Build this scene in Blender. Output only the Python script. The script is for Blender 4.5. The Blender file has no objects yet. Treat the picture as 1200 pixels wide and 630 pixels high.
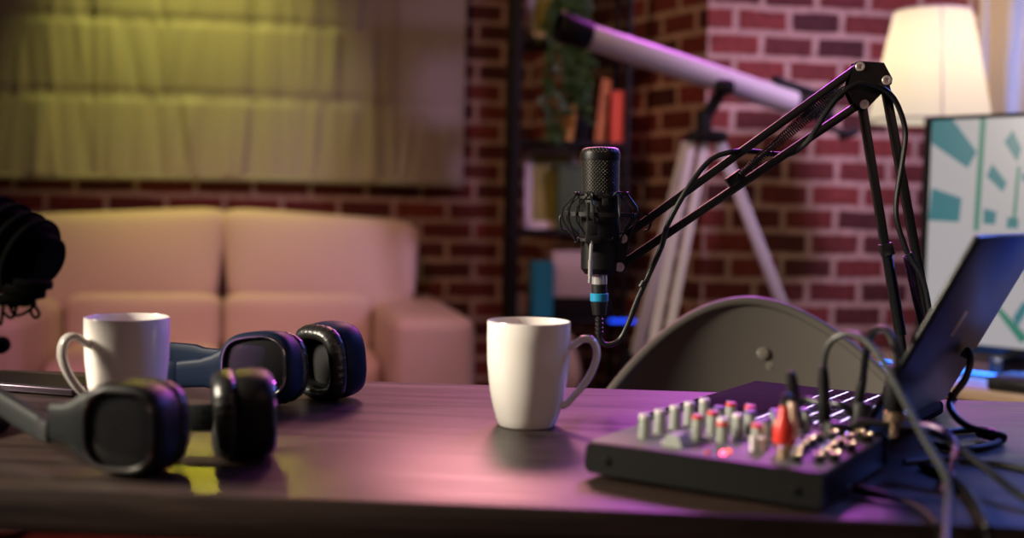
import bpy, bmesh, math, random
from mathutils import Vector, Matrix, Quaternion
random.seed(7)
R = math.radians
PI = math.pi
V = Vector
scene = bpy.context.scene
COL = scene.collection

# ------------------------------------------------------------------ camera
F = 1350.0                       # focal length in pixels of the 1200 wide frame
CAM = V((0, 0, 0.964))
PITCH = math.atan(75 / F)
ROLL = 0.020
_f = V((0, math.cos(PITCH), -math.sin(PITCH)))
_r0 = V((1, 0, 0)); _u0 = V((0, math.sin(PITCH), math.cos(PITCH)))
_r = _r0 * math.cos(ROLL) + _u0 * math.sin(ROLL)
_u = -_r0 * math.sin(ROLL) + _u0 * math.cos(ROLL)
cd = bpy.data.cameras.new('camera')
cam = bpy.data.objects.new('camera', cd); COL.objects.link(cam)
m = Matrix((( _r.x, _u.x, -_f.x, CAM.x), (_r.y, _u.y, -_f.y, CAM.y), (_r.z, _u.z, -_f.z, CAM.z), (0, 0, 0, 1)))
cam.matrix_world = m
cd.sensor_width = 36; cd.lens = 36 * F / 1200
cd.clip_start = 0.02
cd.dof.use_dof = True; cd.dof.focus_distance = 1.30; cd.dof.aperture_fstop = 2.5
scene.camera = cam

def ray(px, py):
    return _f + _r * ((px - 600) / F) + _u * ((315 - py) / F)
def at(px, py, Y):
    d = ray(px, py); return CAM + d * (Y / d.y)
def on(px, py, z=0.75):
    d = ray(px, py); return CAM + d * ((z - CAM.z) / d.z)

# ------------------------------------------------------------------ materials
def mat(name, col, rough=0.5, metal=0.0, spec=0.5, emit=None, es=0.0, bump=0.0, bscale=200, coat=0.0, var=0.0, sheen=0.0):
    m = bpy.data.materials.new(name); m.use_nodes = True
    nt = m.node_tree; b = nt.nodes['Principled BSDF']
    b.inputs['Base Color'].default_value = (*col, 1)
    b.inputs['Roughness'].default_value = rough
    b.inputs['Metallic'].default_value = metal
    b.inputs['Specular IOR Level'].default_value = spec
    b.inputs['Coat Weight'].default_value = coat
    b.inputs['Sheen Weight'].default_value = sheen
    if emit:
        b.inputs['Emission Color'].default_value = (*emit, 1); b.inputs['Emission Strength'].default_value = es
    tc = nt.nodes.new('ShaderNodeTexCoord')
    nz = nt.nodes.new('ShaderNodeTexNoise'); nz.inputs['Scale'].default_value = bscale
    nt.links.new(tc.outputs['Object'], nz.inputs['Vector'])
    if bump:
        bp = nt.nodes.new('ShaderNodeBump'); bp.inputs['Strength'].default_value = bump; bp.inputs['Distance'].default_value = 0.002
        nt.links.new(nz.outputs['Fac'], bp.inputs['Height']); nt.links.new(bp.outputs['Normal'], b.inputs['Normal'])
    if var:
        mx = nt.nodes.new('ShaderNodeMix'); mx.data_type = 'RGBA'
        mx.inputs[6].default_value = (*[c * (1 - var) for c in col], 1); mx.inputs[7].default_value = (*[min(1, c * (1 + var)) for c in col], 1)
        nt.links.new(nz.outputs['Fac'], mx.inputs[0]); nt.links.new(mx.outputs[2], b.inputs['Base Color'])
    return m

def brick_mat(name, bw, bh, mort):
    m = bpy.data.materials.new(name); m.use_nodes = True
    nt = m.node_tree; L = nt.links; b = nt.nodes['Principled BSDF']
    tc = nt.nodes.new('ShaderNodeTexCoord'); sp = nt.nodes.new('ShaderNodeSeparateXYZ'); cb = nt.nodes.new('ShaderNodeCombineXYZ')
    L.new(tc.outputs['Object'], sp.inputs[0]); L.new(sp.outputs['X'], cb.inputs['X']); L.new(sp.outputs['Z'], cb.inputs['Y'])
    wob = nt.nodes.new('ShaderNodeTexNoise'); wob.inputs['Scale'].default_value = 9
    L.new(tc.outputs['Object'], wob.inputs['Vector'])
    sub = nt.nodes.new('ShaderNodeVectorMath'); sub.operation = 'SUBTRACT'; sub.inputs[1].default_value = (.5, .5, .5); L.new(wob.outputs['Color'], sub.inputs[0])
    sc = nt.nodes.new('ShaderNodeVectorMath'); sc.operation = 'SCALE'; sc.inputs['Scale'].default_value = 0.012; L.new(sub.outputs[0], sc.inputs[0])
    ad = nt.nodes.new('ShaderNodeVectorMath'); ad.operation = 'ADD'; L.new(cb.outputs[0], ad.inputs[0]); L.new(sc.outputs[0], ad.inputs[1])
    br = nt.nodes.new('ShaderNodeTexBrick')
    br.inputs['Scale'].default_value = 1; br.inputs['Brick Width'].default_value = bw; br.inputs['Row Height'].default_value = bh
    br.inputs['Mortar Size'].default_value = mort; br.inputs['Mortar Smooth'].default_value = 0.25; br.inputs['Bias'].default_value = -0.1
    br.inputs['Color1'].default_value = (.21, .042, .030, 1); br.inputs['Color2'].default_value = (.045, .017, .017, 1); br.inputs['Mortar'].default_value = (.50, .36, .28, 1)
    L.new(ad.outputs[0], br.inputs['Vector'])
    nz = nt.nodes.new('ShaderNodeTexNoise'); nz.inputs['Scale'].default_value = 35; nz.inputs['Detail'].default_value = 5
    L.new(tc.outputs['Object'], nz.inputs['Vector'])
    mx = nt.nodes.new('ShaderNodeMix'); mx.data_type = 'RGBA'; mx.blend_type = 'MULTIPLY'; mx.inputs[0].default_value = .6
    L.new(br.outputs['Color'], mx.inputs[6]); L.new(nz.outputs['Color'], mx.inputs[7])
    hs = nt.nodes.new('ShaderNodeMix'); hs.data_type = 'RGBA'; hs.blend_type = 'MULTIPLY'; hs.inputs[0].default_value = .6
    cr = nt.nodes.new('ShaderNodeMapRange'); cr.inputs['From Min'].default_value = .3; cr.inputs['From Max'].default_value = .7; cr.inputs['To Min'].default_value = .45; cr.inputs['To Max'].default_value = 1.2
    L.new(nz.outputs['Fac'], cr.inputs['Value']); L.new(br.outputs['Color'], hs.inputs[6]); L.new(cr.outputs[0], hs.inputs[7])
    L.new(hs.outputs[2], b.inputs['Base Color'])
    b.inputs['Roughness'].default_value = .8; b.inputs['Specular IOR Level'].default_value = .3
    mm = nt.nodes.new('ShaderNodeMath'); mm.operation = 'MULTIPLY_ADD'; mm.inputs[1].default_value = -1.0
    L.new(br.outputs['Fac'], mm.inputs[0]); L.new(nz.outputs['Fac'], mm.inputs[2])
    bp = nt.nodes.new('ShaderNodeBump'); bp.inputs['Strength'].default_value = .7; bp.inputs['Distance'].default_value = .012
    L.new(mm.outputs[0], bp.inputs['Height']); L.new(bp.outputs['Normal'], b.inputs['Normal'])
    return m

def wood_mat(name, dark, light, rough=.36, scale=(1.2, 22, 22), spec=.5):
    m = bpy.data.materials.new(name); m.use_nodes = True
    nt = m.node_tree; L = nt.links; b = nt.nodes['Principled BSDF']
    tc = nt.nodes.new('ShaderNodeTexCoord'); mp = nt.nodes.new('ShaderNodeMapping'); mp.inputs['Scale'].default_value = scale
    L.new(tc.outputs['Object'], mp.inputs['Vector'])
    nz = nt.nodes.new('ShaderNodeTexNoise'); nz.inputs['Scale'].default_value = 2.2; nz.inputs['Detail'].default_value = 8; nz.inputs['Roughness'].default_value = .65; nz.inputs['Distortion'].default_value = .6
    L.new(mp.outputs[0], nz.inputs['Vector'])
    cr = nt.nodes.new('ShaderNodeValToRGB'); cr.color_ramp.elements[0].position = .34; cr.color_ramp.elements[1].position = .68
    cr.color_ramp.elements[0].color = (*dark, 1); cr.color_ramp.elements[1].color = (*light, 1)
    L.new(nz.outputs['Fac'], cr.inputs[0]); L.new(cr.outputs[0], b.inputs['Base Color'])
    mr = nt.nodes.new('ShaderNodeMapRange'); mr.inputs['To Min'].default_value = rough - .12; mr.inputs['To Max'].default_value = rough + .16
    L.new(nz.outputs['Fac'], mr.inputs['Value']); L.new(mr.outputs[0], b.inputs['Roughness'])
    bp = nt.nodes.new('ShaderNodeBump'); bp.inputs['Strength'].default_value = .25; bp.inputs['Distance'].default_value = .0006
    L.new(nz.outputs['Fac'], bp.inputs['Height']); L.new(bp.outputs['Normal'], b.inputs['Normal'])
    b.inputs['Specular IOR Level'].default_value = spec
    return m

def mesh_mat(name, col, scale):
    """woven wire grille: a checker of fine dark holes"""
    m = mat(name, col, .4, .6)
    nt = m.node_tree; L = nt.links; b = nt.nodes['Principled BSDF']
    uv = nt.nodes.new('ShaderNodeUVMap'); mp = nt.nodes.new('ShaderNodeMapping'); mp.inputs['Scale'].default_value = scale
    mp.inputs['Rotation'].default_value = (0, 0, R(45))
    L.new(uv.outputs[0], mp.inputs['Vector'])
    vo = nt.nodes.new('ShaderNodeTexVoronoi'); vo.inputs['Randomness'].default_value = 0; vo.inputs['Scale'].default_value = 1
    L.new(mp.outputs[0], vo.inputs['Vector'])
    mr = nt.nodes.new('ShaderNodeMapRange'); mr.inputs['From Min'].default_value = .28; mr.inputs['From Max'].default_value = .45
    L.new(vo.outputs['Distance'], mr.inputs['Value'])
    mx = nt.nodes.new('ShaderNodeMix'); mx.data_type = 'RGBA'; mx.inputs[6].default_value = (.001, .001, .001, 1); mx.inputs[7].default_value = (*col, 1)
    L.new(mr.outputs[0], mx.inputs[0]); L.new(mx.outputs[2], b.inputs['Base Color'])
    bp = nt.nodes.new('ShaderNodeBump'); bp.inputs['Strength'].default_value = 1; bp.inputs['Distance'].default_value = .0006
    L.new(mr.outputs[0], bp.inputs['Height']); L.new(bp.outputs['Normal'], b.inputs['Normal'])
    return m

M = {}
M['brick'] = brick_mat('brick', .205, .075, .0105)
M['brick_pillar'] = brick_mat('brick_pillar', .172, .075, .0105)
M['floor'] = wood_mat('floor_wood', (.10, .022, .010), (.20, .05, .022), .5, (3, 1, 1))
M['ceiling'] = mat('ceiling_paint', (.5, .48, .45), .9, bump=.2)
M['plaster'] = mat('plaster', (.55, .5, .42), .9, bump=.3, bscale=60)
M['desk'] = wood_mat('desk_wood', (.009, .006, .005), (.050, .030, .023), .37, (1.4, 26, 26), .5)
M['blk'] = mat('black_metal', (.004, .004, .0045), .42, 0, .28, bump=.05, bscale=900)
M['blkm'] = mat('matte_black_plastic', (.005, .005, .0055), .55, 0, .3, bump=.1, bscale=700)
M['rubber'] = mat('black_rubber', (.005, .005, .005), .42, 0, .4, bump=.05, bscale=800)
M['chrome'] = mat('chrome', (.75, .73, .72), .22, .7, bump=.02)
M['gold'] = mat('nickel_gold', (.70, .52, .33), .22, .85, bump=.02)
M['ceramic'] = mat('white_glazed_ceramic', (.74, .70, .66), .16, 0, .5, bump=.01, bscale=80)
M['leather'] = mat('cream_leather', (.62, .50, .40), .55, 0, .35, bump=.25, bscale=120, var=.06)
M['seam'] = mat('leather_seam', (.30, .22, .16), .6, bump=.2)
M['grayplastic'] = mat('charcoal_grey_plastic', (.013, .015, .015), .55, 0, .12, bump=.06, bscale=900)
M['darkplastic'] = mat('dark_grey_plastic', (.006, .006, .006), .45, 0, .2, bump=.06, bscale=900)
M['blueplastic'] = mat('navy_blue_plastic', (.0028, .0095, .028), .5, 0, .12, bump=.06, bscale=900)
M['gloss'] = mat('glossy_black_plate', (.012, .012, .013), .12, 0, .5, coat=.3, bump=.01)
M['cushion'] = mat('black_leatherette', (.009, .0085, .0085), .36, 0, .5, bump=.3, bscale=260)
M['padfab'] = mat('black_mesh_fabric', (.006, .006, .006), .9, bump=.4, bscale=900)
M['shell'] = mat('grey_chair_shell', (.115, .105, .092), .5, 0, .35, bump=.03, bscale=300)
M['legwood'] = wood_mat('beech_wood', (.30, .17, .08), (.45, .28, .14), .5, (14, 14, 1.5))
M['tube'] = mat('white_telescope_enamel', (.80, .76, .76), .35, 0, .5, bump=.02)
M['alu'] = mat('pale_aluminium', (.86, .82, .84), .45, .1, .5, bump=.04)
M['shade'] = mat('lit_lampshade', (.30, .28, .24), .9, 0, .1, emit=(1, .95, .86), es=.74, bump=.1, bscale=300)
_nt = M['shade'].node_tree; _tr = _nt.nodes.new('ShaderNodeBsdfTranslucent'); _tr.inputs[0].default_value = (.85, .76, .58, 1)
_mx = _nt.nodes.new('ShaderNodeMixShader'); _mx.inputs[0].default_value = .6
_nt.links.new(_nt.nodes['Principled BSDF'].outputs[0], _mx.inputs[1]); _nt.links.new(_tr.outputs[0], _mx.inputs[2])
_nt.links.new(_mx.outputs[0], _nt.nodes['Material Output'].inputs['Surface'])
M['bezel'] = mat('tv_bezel', (.006, .006, .007), .3, bump=.03)
M['cabwood'] = wood_mat('light_oak', (.40, .25, .16), (.55, .38, .26), .45, (2, 18, 18))
M['ledblue'] = mat('blue_led', (.02, .05, .2), .5, emit=(.03, .2, 1), es=7)
M['leddim'] = mat('dim_blue_led', (.02, .05, .2), .5, emit=(.008, .06, .9), es=1.8)
M['bluedev'] = mat('lit_blue_plastic', (.05, .2, .6), .5, emit=(.06, .3, 1), es=.9)
M['laplid'] = mat('dark_aluminium', (.006, .006, .008), .30, 0, .28, bump=.03, bscale=900)
M['lapdeck'] = mat('dark_grey_aluminium', (.010, .007, .011), .8, 0, .02, bump=.03, bscale=900)
M['key'] = mat('black_keycap', (.006, .005, .006), .8, 0, .02, bump=.04)
M['keyglow'] = mat('keyboard_backlight', (.3, .3, .35), .5, emit=(.62, .66, 1), es=1.5)
M['lapscreen'] = mat('laptop_screen_glass', (.01, .01, .012), .1, emit=(.25, .28, .4), es=.25)
M['knob'] = mat('grey_green_knob', (.26, .28, .25), .5, 0, .4, bump=.04)
M['capw'] = mat('white_knob_cap', (.70, .64, .64), .45, bump=.03)
M['capr'] = mat('red_knob_cap', (.60, .05, .05), .45, bump=.03)
M['capb'] = mat('blue_violet_knob_cap', (.14, .10, .30), .45, bump=.03)
M['panel'] = mat('grey_mixer_panel', (.12, .115, .115), .5, 0, .15, bump=.03)
M['paint'] = mat('white_panel_print', (.6, .58, .58), .5, bump=.02)
M['redled'] = mat('red_led', (.8, .05, .1), .3, emit=(1, .05, .12), es=9)
M['orangeled'] = mat('dim_red_led', (.8, .12, .05), .3, emit=(1, .12, .05), es=1.6)
M['redplug'] = mat('red_plug_plastic', (.62, .03, .02), .4, bump=.03)
M['whiteplug'] = mat('cream_plug_plastic', (.74, .55, .40), .4, bump=.03)
M['bluering'] = mat('turquoise_ring', (.01, .24, .42), .35, bump=.03)
M['boltcap'] = mat('pale_bolt_cap', (.17, .155, .135), .22, 0, .5, bump=.01)
M['nut'] = mat('bright_nut', (1.0, .80, .52), .25, .85, .5, bump=.01)
M['trim'] = mat('chrome_trim', (.55, .53, .52), .16, 1.0, .5, bump=.01)
M['greycable'] = mat('dark_grey_cable', (.035, .038, .034), .45, bump=.05, bscale=900)
M['pcable'] = mat('violet_lit_cable', (.22, .10, .25), .4, bump=.05, bscale=900)  # violet light is put into this cable's colour
M['grille'] = mesh_mat('grille_mesh', (.052, .048, .043), (46, 14, 1))
M['fabric'] = mat('grey_blind_fabric', (.40, .36, .32), .95, 0, .1, bump=.3, bscale=400, sheen=.2)
M['hem'] = mat('grey_blind_hem', (.30, .28, .24), .95, 0, .1, bump=.3, bscale=400)
M['curtain'] = mat('beige_curtain', (.62, .50, .36), .9, 0, .1, bump=.2, bscale=300, sheen=.2)
M['sheer'] = mat('pale_sheer_curtain', (.60, .60, .66), .9, 0, .1, bump=.2, bscale=300)
M['glass'] = mat('night_window_glass', (.02, .05, .2), .08, 0, .5, emit=(.10, .2, .9), es=.35)
M['winframe'] = mat('white_window_paint', (.6, .58, .55), .5, bump=.03)
M['redbook'] = mat('red_book_cover', (.62, .07, .012), .55, bump=.05)
M['orangebook'] = mat('orange_book_cover', (.60, .20, .03), .55, bump=.05)
M['yellowbook'] = mat('ochre_book_cover', (.66, .36, .07), .55, bump=.05)
M['tealbook'] = mat('teal_book_cover', (.005, .20, .27), .5, bump=.05)
M['pages'] = mat('book_pages', (.55, .47, .36), .9, bump=.3, bscale=500)
M['greenbox'] = mat('dark_green_card', (.045, .085, .035), .7, bump=.1)
M['whitebox'] = mat('off_white_card', (.56, .47, .42), .6, bump=.06)
M['blackbox'] = mat('black_card', (.004, .0035, .0035), .6, 0, .2, bump=.06)
M['beige'] = mat('beige_ceramic', (.36, .26, .15), .5, bump=.06)
M['framew'] = mat('white_picture_frame', (.55, .48, .42), .5, bump=.04)
M['picture'] = mat('yellow_green_print', (.20, .19, .025), .5, bump=.02, var=.5, bscale=9)
M['leaf'] = mat('ivy_leaf', (.035, .085, .022), .5, 0, .4, bump=.1, var=.4, bscale=40)
M['vine'] = mat('ivy_stem', (.06, .07, .03), .7, bump=.1)
M['pot'] = mat('terracotta_pot', (.18, .07, .035), .8, bump=.2)
M['screw'] = mat('screw_steel', (.55, .48, .45), .35, .35, .5, bump=.1, bscale=600)
M['silhouette'] = mat('silhouette_black', (.0012, .0012, .0012), .95, 0, .02, bump=.2)  # unlit silhouette of the left microphone and stand, put into the colour
M['phone'] = mat('black_phone_glass', (.006, .005, .006), .35, 0, .25, bump=.01)
M['phoneside'] = mat('phone_metal_edge', (.06, .04, .06), .3, .6, .5, bump=.02)

# ------------------------------------------------------------------ mesh building
class B:
    """collects shapes (world coordinates unless the thing is built in its own frame) into one bmesh"""
    def __init__(s):
        s.bm = bmesh.new(); s.mi = 0
    def _face(s, vs):
        try:
            f = s.bm.faces.new(vs); f.material_index = s.mi; f.smooth = True; return f
        except ValueError:
            return None
    def loft(s, loops, cap0=True, cap1=True, closed=True, wrap=False):
        rows = [[s.bm.verts.new(p) for p in lp] for lp in loops]
        n = len(rows[0])
        rr = list(zip(rows, rows[1:])) + ([(rows[-1], rows[0])] if wrap else [])
        for a, b in rr:
            for i in range(n if closed else n - 1):
                j = (i + 1) % n
                s._face((a[i], a[j], b[j], b[i]))
        if not wrap:
            if cap0: s._face(rows[0][::-1])
            if cap1: s._face(rows[-1])
        return s
    def box(s, c, size, rot=None, bevel=0.0, seg=2):
        r = bmesh.ops.create_cube(s.bm, size=1)
        vs = r['verts']; mt = Matrix.Diagonal((*size, 1))
        mt = Matrix.Translation(c) @ (rot.to_4x4() if rot else Matrix()) @ mt
        bmesh.ops.transform(s.bm, matrix=mt, verts=vs)
        fs = {f for v in vs for f in v.link_faces}
        for f in fs: f.material_index = s.mi; f.smooth = True
        if bevel:
            es = {e for v in vs for e in v.link_edges}
            rb = bmesh.ops.bevel(s.bm, geom=list(es) + list(vs), offset=bevel, segments=seg, affect='EDGES', profile=.5, material=s.mi)
            for f in rb['faces']: f.smooth = True
        return s
    def bar(s, a, b, w, t, up=V((0, 0, 1)), bevel=0.0):
        """rectangular bar from a to b; w across, t along 'up'"""
        a = V(a); b = V(b); x = (b - a).normalized(); y = V(up).cross(x).normalized(); z = x.cross(y)
        rot = Matrix((x, y, z)).transposed()
        return s.box((a + b) / 2, ((b - a).length, w, t), rot, bevel)
    def lathe(s, prof, o=V((0, 0, 0)), ax=V((0, 0, 1)), n=32, cap=True):
        ax = V(ax).normalized(); x = ax.orthogonal().normalized(); y = ax.cross(x); o = V(o)
        loops = [[o + ax * z + (x * math.cos(2 * PI * i / n) + y * math.sin(2 * PI * i / n)) * max(r, 1e-5) for i in range(n)] for r, z in prof]
        return s.loft(loops, cap, cap)
    def cyl(s, a, b, r, r2=None, n=20, bev=0.0):
        a = V(a); b = V(b); L = (b - a).length; r2 = r if r2 is None else r2
        if bev:
            p = [(r - bev, 0), (r, bev), (r2, L - bev), (r2 - bev, L)]
        else: p = [(r, 0), (r2, L)]
        return s.lathe(p, a, b - a, n)
    def tube(s, pts, r, n=10, smooth=8, closed=False, flat=None):
        P = spline(pts, smooth, closed) if smooth else [V(p) for p in pts]
        N = len(P); loops = []
        t0 = (P[1] - P[0]).normalized(); nv = t0.orthogonal().normalized()
        for i in range(N):
            a = P[(i - 1) % N] if (closed or i > 0) else P[0]; b = P[(i + 1) % N] if (closed or i < N - 1) else P[-1]
            t = (b - a).normalized()
            nv = (nv - t * nv.dot(t)).normalized(); bv = t.cross(nv)
            rr = r if not isinstance(r, (list, tuple)) else r[0] + (r[1] - r[0]) * i / (N - 1)
            loops.append([P[i] + (nv * math.cos(2 * PI * k / n) + bv * math.sin(2 * PI * k / n)) * rr for k in range(n)])
        return s.loft(loops, True, True, True, closed)
    def prism(s, poly, o, ex, ey, ez, d, bevel=0.0):
        """polygon (x,y pairs) in frame o,ex,ey extruded by d along ez"""
        o = V(o)
        l0 = [o + ex * p[0] + ey * p[1] for p in poly]
        l1 = [p + ez * d for p in l0]
        n0 = len(s.bm.verts)
        if not bevel:
            return s.loft([l0, l1])
        c = sum((V((p[0], p[1])) for p in poly), V((0, 0))) / len(poly)
        ins = []
        for p in poly:
            q = V(p) - c; k = max(0, 1 - bevel / max(q.length, 1e-6)); ins.append(c + q * k)
        li0 = [o + ex * p[0] + ey * p[1] for p in ins]; li1 = [p + ez * d for p in li0]
        l0b = [p + ez * bevel for p in l0]; l1b = [p + ez * (d - bevel) for p in l0]
        return s.loft([li0, l0b, l1b, li1])
    def puff(s, c, size, rot=None, e=5, n=12, bulge=0.0, warp=None):
        """rounded soft block"""
        bm2 = bmesh.new()
        bmesh.ops.create_cube(bm2, size=2)
        bmesh.ops.subdivide_edges(bm2, edges=list(bm2.edges), cuts=n, use_grid_fill=True)
        vs = list(bm2.verts)
        for v in vs:
            p = v.co.copy()
            k = (abs(p.x) ** e + abs(p.y) ** e + abs(p.z) ** e) ** (1 / e); q = p / k
            if bulge:
                q.y += math.copysign(bulge, q.y) * (1 - q.x ** 2) * (1 - q.z ** 2) * abs(q.y) if abs(q.y) > .3 else 0
            q = V((q.x * size[0] / 2, q.y * size[1] / 2, q.z * size[2] / 2))
            if warp: q = warp(q)
            v.co = V(c) + (rot @ q if rot else q)
        mp_ = {v: s.bm.verts.new(v.co) for v in vs}
        for f in list(bm2.faces): s._face([mp_[v] for v in f.verts])
        bm2.free()
        return s
    def build(s, name, mats, parent=None, frame=None, sharp=35):
        me = bpy.data.meshes.new(name)
        bmesh.ops.recalc_face_normals(s.bm, faces=s.bm.faces)
        f = frame if frame is not None else (FR.get(parent) if parent else None)
        if f is not None: bmesh.ops.transform(s.bm, matrix=f.inverted(), verts=s.bm.verts)
        s.bm.to_mesh(me); s.bm.free()
        for m in (mats if isinstance(mats, (list, tuple)) else [mats]): me.materials.append(m)
        me.set_sharp_from_angle(angle=R(sharp))
        o = bpy.data.objects.new(name, me); COL.objects.link(o)
        if parent:
            o.parent = parent; FR[o] = f
        elif frame is not None:
            o.matrix_world = frame; FR[o] = frame
        return o
FR = {}

def spline(pts, k=8, closed=False):
    P = [V(p) for p in pts]; n = len(P); out = []
    segs = n if closed else n - 1
    for i in range(segs):
        p1 = P[i]; p2 = P[(i + 1) % n]
        p0 = P[(i - 1) % n] if (closed or i > 0) else p1 * 2 - p2
        p3 = P[(i + 2) % n] if (closed or i < n - 2) else p2 * 2 - p1
        for j in range(k):
            t = j / k
            out.append(.5 * ((2 * p1) + (p2 - p0) * t + (2 * p0 - 5 * p1 + 4 * p2 - p3) * t * t + (3 * p1 - p0 - 3 * p2 + p3) * t ** 3))
    if not closed: out.append(P[-1])
    return out

def tag(o, label=None, cat=None, group=None, kind=None):
    for k, v in (('label', label), ('category', cat), ('group', group), ('kind', kind)):
        if v: o[k] = v
    return o
def thing(name, label, cat, loc=(0, 0, 0), rotz=0.0, group=None, rot=None):
    o = bpy.data.objects.new(name, None); COL.objects.link(o); o.empty_display_size = .05
    fm = Matrix.Translation(V(loc)) @ (rot.to_4x4() if rot else Matrix.Rotation(rotz, 4, 'Z'))
    o.matrix_world = fm; FR[o] = fm
    return tag(o, label, cat, group)
def frame(loc, rotz=0.0):
    return Matrix.Translation(V(loc)) @ Matrix.Rotation(rotz, 4, 'Z')
def sup(n, e, a, b, c, ex, ey, ph=0.0):
    """superellipse loop"""
    out = []
    for i in range(n):
        t = 2 * PI * i / n + ph; ct, st = math.cos(t), math.sin(t)
        k = (abs(ct) ** e + abs(st) ** e) ** (-1 / e)
        out.append(c + ex * (a * ct * k) + ey * (b * st * k))
    return out

# ================================================================== SETTING
YAWW = R(12)
W0 = V((-.13, 4.40, 0)); WD = V((math.cos(YAWW), math.sin(YAWW), 0)); WN = V((math.sin(YAWW), -math.cos(YAWW), 0))
CORNER = V((.575, 3.50, 0))
PD = V((math.cos(R(10)), math.sin(R(10)), 0)); LD = V((-.5, .866, 0))
PEND = CORNER + PD * .885
H = 2.75

b = B(); b.box((0, 2.2, -.05), (8, 7.4, .1)); tag(b.build('floor', M['floor']), kind='structure')
b = B(); b.box((0, 2.2, H + .05), (8, 7.4, .1)); tag(b.build('ceiling', M['ceiling']), kind='structure')
# brick wall behind the sofa, with its own frame so the courses follow it
fr = frame(W0 - WD * 3.3, YAWW)
b = B(); b.box(fr @ V((2.05, .06, H / 2)), (4.1, .12, H), Matrix.Rotation(YAWW, 3, 'Z')); tag(b.build('wall_back', M['brick'], frame=fr), kind='structure')
# corner pier: front face and angled return
fr = frame(CORNER, R(10))
b = B(); b.box(fr @ V((.4425, .06, H / 2)), (.885, .12, H), Matrix.Rotation(R(10), 3, 'Z')); tag(b.build('wall_right', M['brick_pillar'], frame=fr), kind='structure')
ang = math.atan2(-LD.y, -LD.x)
fr = frame(CORNER + LD * 1.0, ang)
b = B(); b.box(fr @ V((.5, .06, H / 2)), (1.0, .12, H), Matrix.Rotation(ang, 3, 'Z')); tag(b.build('wall_center', M['brick_pillar'], frame=fr), kind='structure')
# window wall at the right with its reveal
b = B(); b.box((PEND.x - .03, 4.0, H / 2), (.04, .50, H)); tag(b.build('trim_1', M['plaster']), kind='structure')
b = B(); b.box((2.65, 4.30, .40), (2.4, .12, .8)); b.box((2.65, 4.30, 2.6), (2.4, .12, .3)); b.box((1.62, 4.30, 1.6), (.34, .12, 1.9)); b.box((3.7, 4.30, 1.6), (.3, .12, 1.9))
tag(b.build('wall_window', M['plaster']), kind='structure')
b = B(); b.box((2.67, 4.33, 1.62), (1.8, .02, 1.66)); wg = tag(b.build('window_1', M['glass']), kind='structure')
b = B()
for x in (1.80, 2.67, 3.54): b.box((x, 4.29, 1.62), (.05, .07, 1.66))
for z in (.82, 2.44): b.box((2.67, 4.29, z), (1.8, .07, .05))
tag(b.build('window_frame', M['winframe'], wg), kind='structure')

# ================================================================== DESK
pl = on(0, 569.5); pr = on(1022, 610); pbl = on(300, 442); pbr = on(1000, 464)
dv = (pr - pl); dv.z = 0; dv.normalize(); dyaw = math.atan2(dv.y, dv.x)
dn = V((-dv.y, dv.x, 0))
depth = ((pbl + pbr) / 2 - pl).dot(dn)
print('DESK yaw', math.degrees(dyaw), 'depth', depth, pl, pr, pbl, pbr)
x0, x1 = -1.0, 1.0
base = pl + dv * (0 - pl.x) / dv.x       # point of the front edge at X=0
desk = thing('desk', 'dark brown wooden desk with a broad grained top in the foreground', 'desk', (base.x, base.y, 0), dyaw)
df = FR[desk]
b = B(); b.box(df @ V((0, depth / 2, .733)), (2.0, depth, .034), Matrix.Rotation(dyaw, 3, 'Z'), .0025); b.build('tabletop', M['desk'], desk)
for sx in (-.93, .93):
    for sy in (.06, depth - .06):
        b = B(); b.box(df @ V((sx, sy, .358)), (.06, .06, .716), Matrix.Rotation(dyaw, 3, 'Z'), .003); b.build('leg', M['desk'], desk)
b = B(); b.box(df @ V((0, depth - .06, .66)), (1.8, .02, .11), Matrix.Rotation(dyaw, 3, 'Z'), .002); b.build('apron', M['desk'], desk)

# ================================================================== MUGS
def mug(name, label, px, py, az, S, group):
    c = on(px, py)
    t = thing(name, label, 'mug', c, 0, group); k = c.y / F * S
    ho = [(0, 33.5), (1.5, 34.6), (10, 37.5), (26, 41.8), (42, 45.0), (73, 48.4), (100, 49.2), (121.5, 49.3), (123.3, 48.6), (123.4, 47.6)]
    hi = [(121, 46.4), (90, 46), (60, 44), (30, 39), (10, 33), (6, 25), (5, 2)]
    b = B(); b.lathe([(0.002 / k * k, .0012)] + [(28 * k, .0012), (31 * k, 0)] + [(r * k, z * k + .0002) for z, r in ho] + [(r * k, z * k) for z, r in hi], c, n=64)
    b.build('body', M['ceramic'], t, sharp=50)
    pts = [(45, 92), (55, 98), (64, 104), (74, 103), (79.5, 94), (80, 82), (75, 66), (65, 49), (54, 36), (46, 27), (40, 24)]
    d = V((math.cos(az), math.sin(az), 0)); s = V((-d.y, d.x, 0))
    P = spline([c + d * (r * k) + V((0, 0, z * k)) for r, z in pts], 6)
    b = B(); loops = []
    for i, p in enumerate(P):
        tg = (P[min(i + 1, len(P) - 1)] - P[max(i - 1, 0)]).normalized(); nn = s.cross(tg)
        loops.append(sup(16, 2.4, 4.3 * k, 8.0 * k, p, nn, s))
    b.loft(loops); b.build('handle', M['ceramic'], t, sharp=60)
    return t
mug('coffee_mug', 'white tapered mug standing alone on the middle of the desk, handle to the right', 617.5, 497.5, R(-6), 1.0, 'white mugs')
mug('coffee_mug', 'white mug standing behind the grey headphones, handle turned to the left', 149, 491, R(226), .985, 'white mugs')

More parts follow.
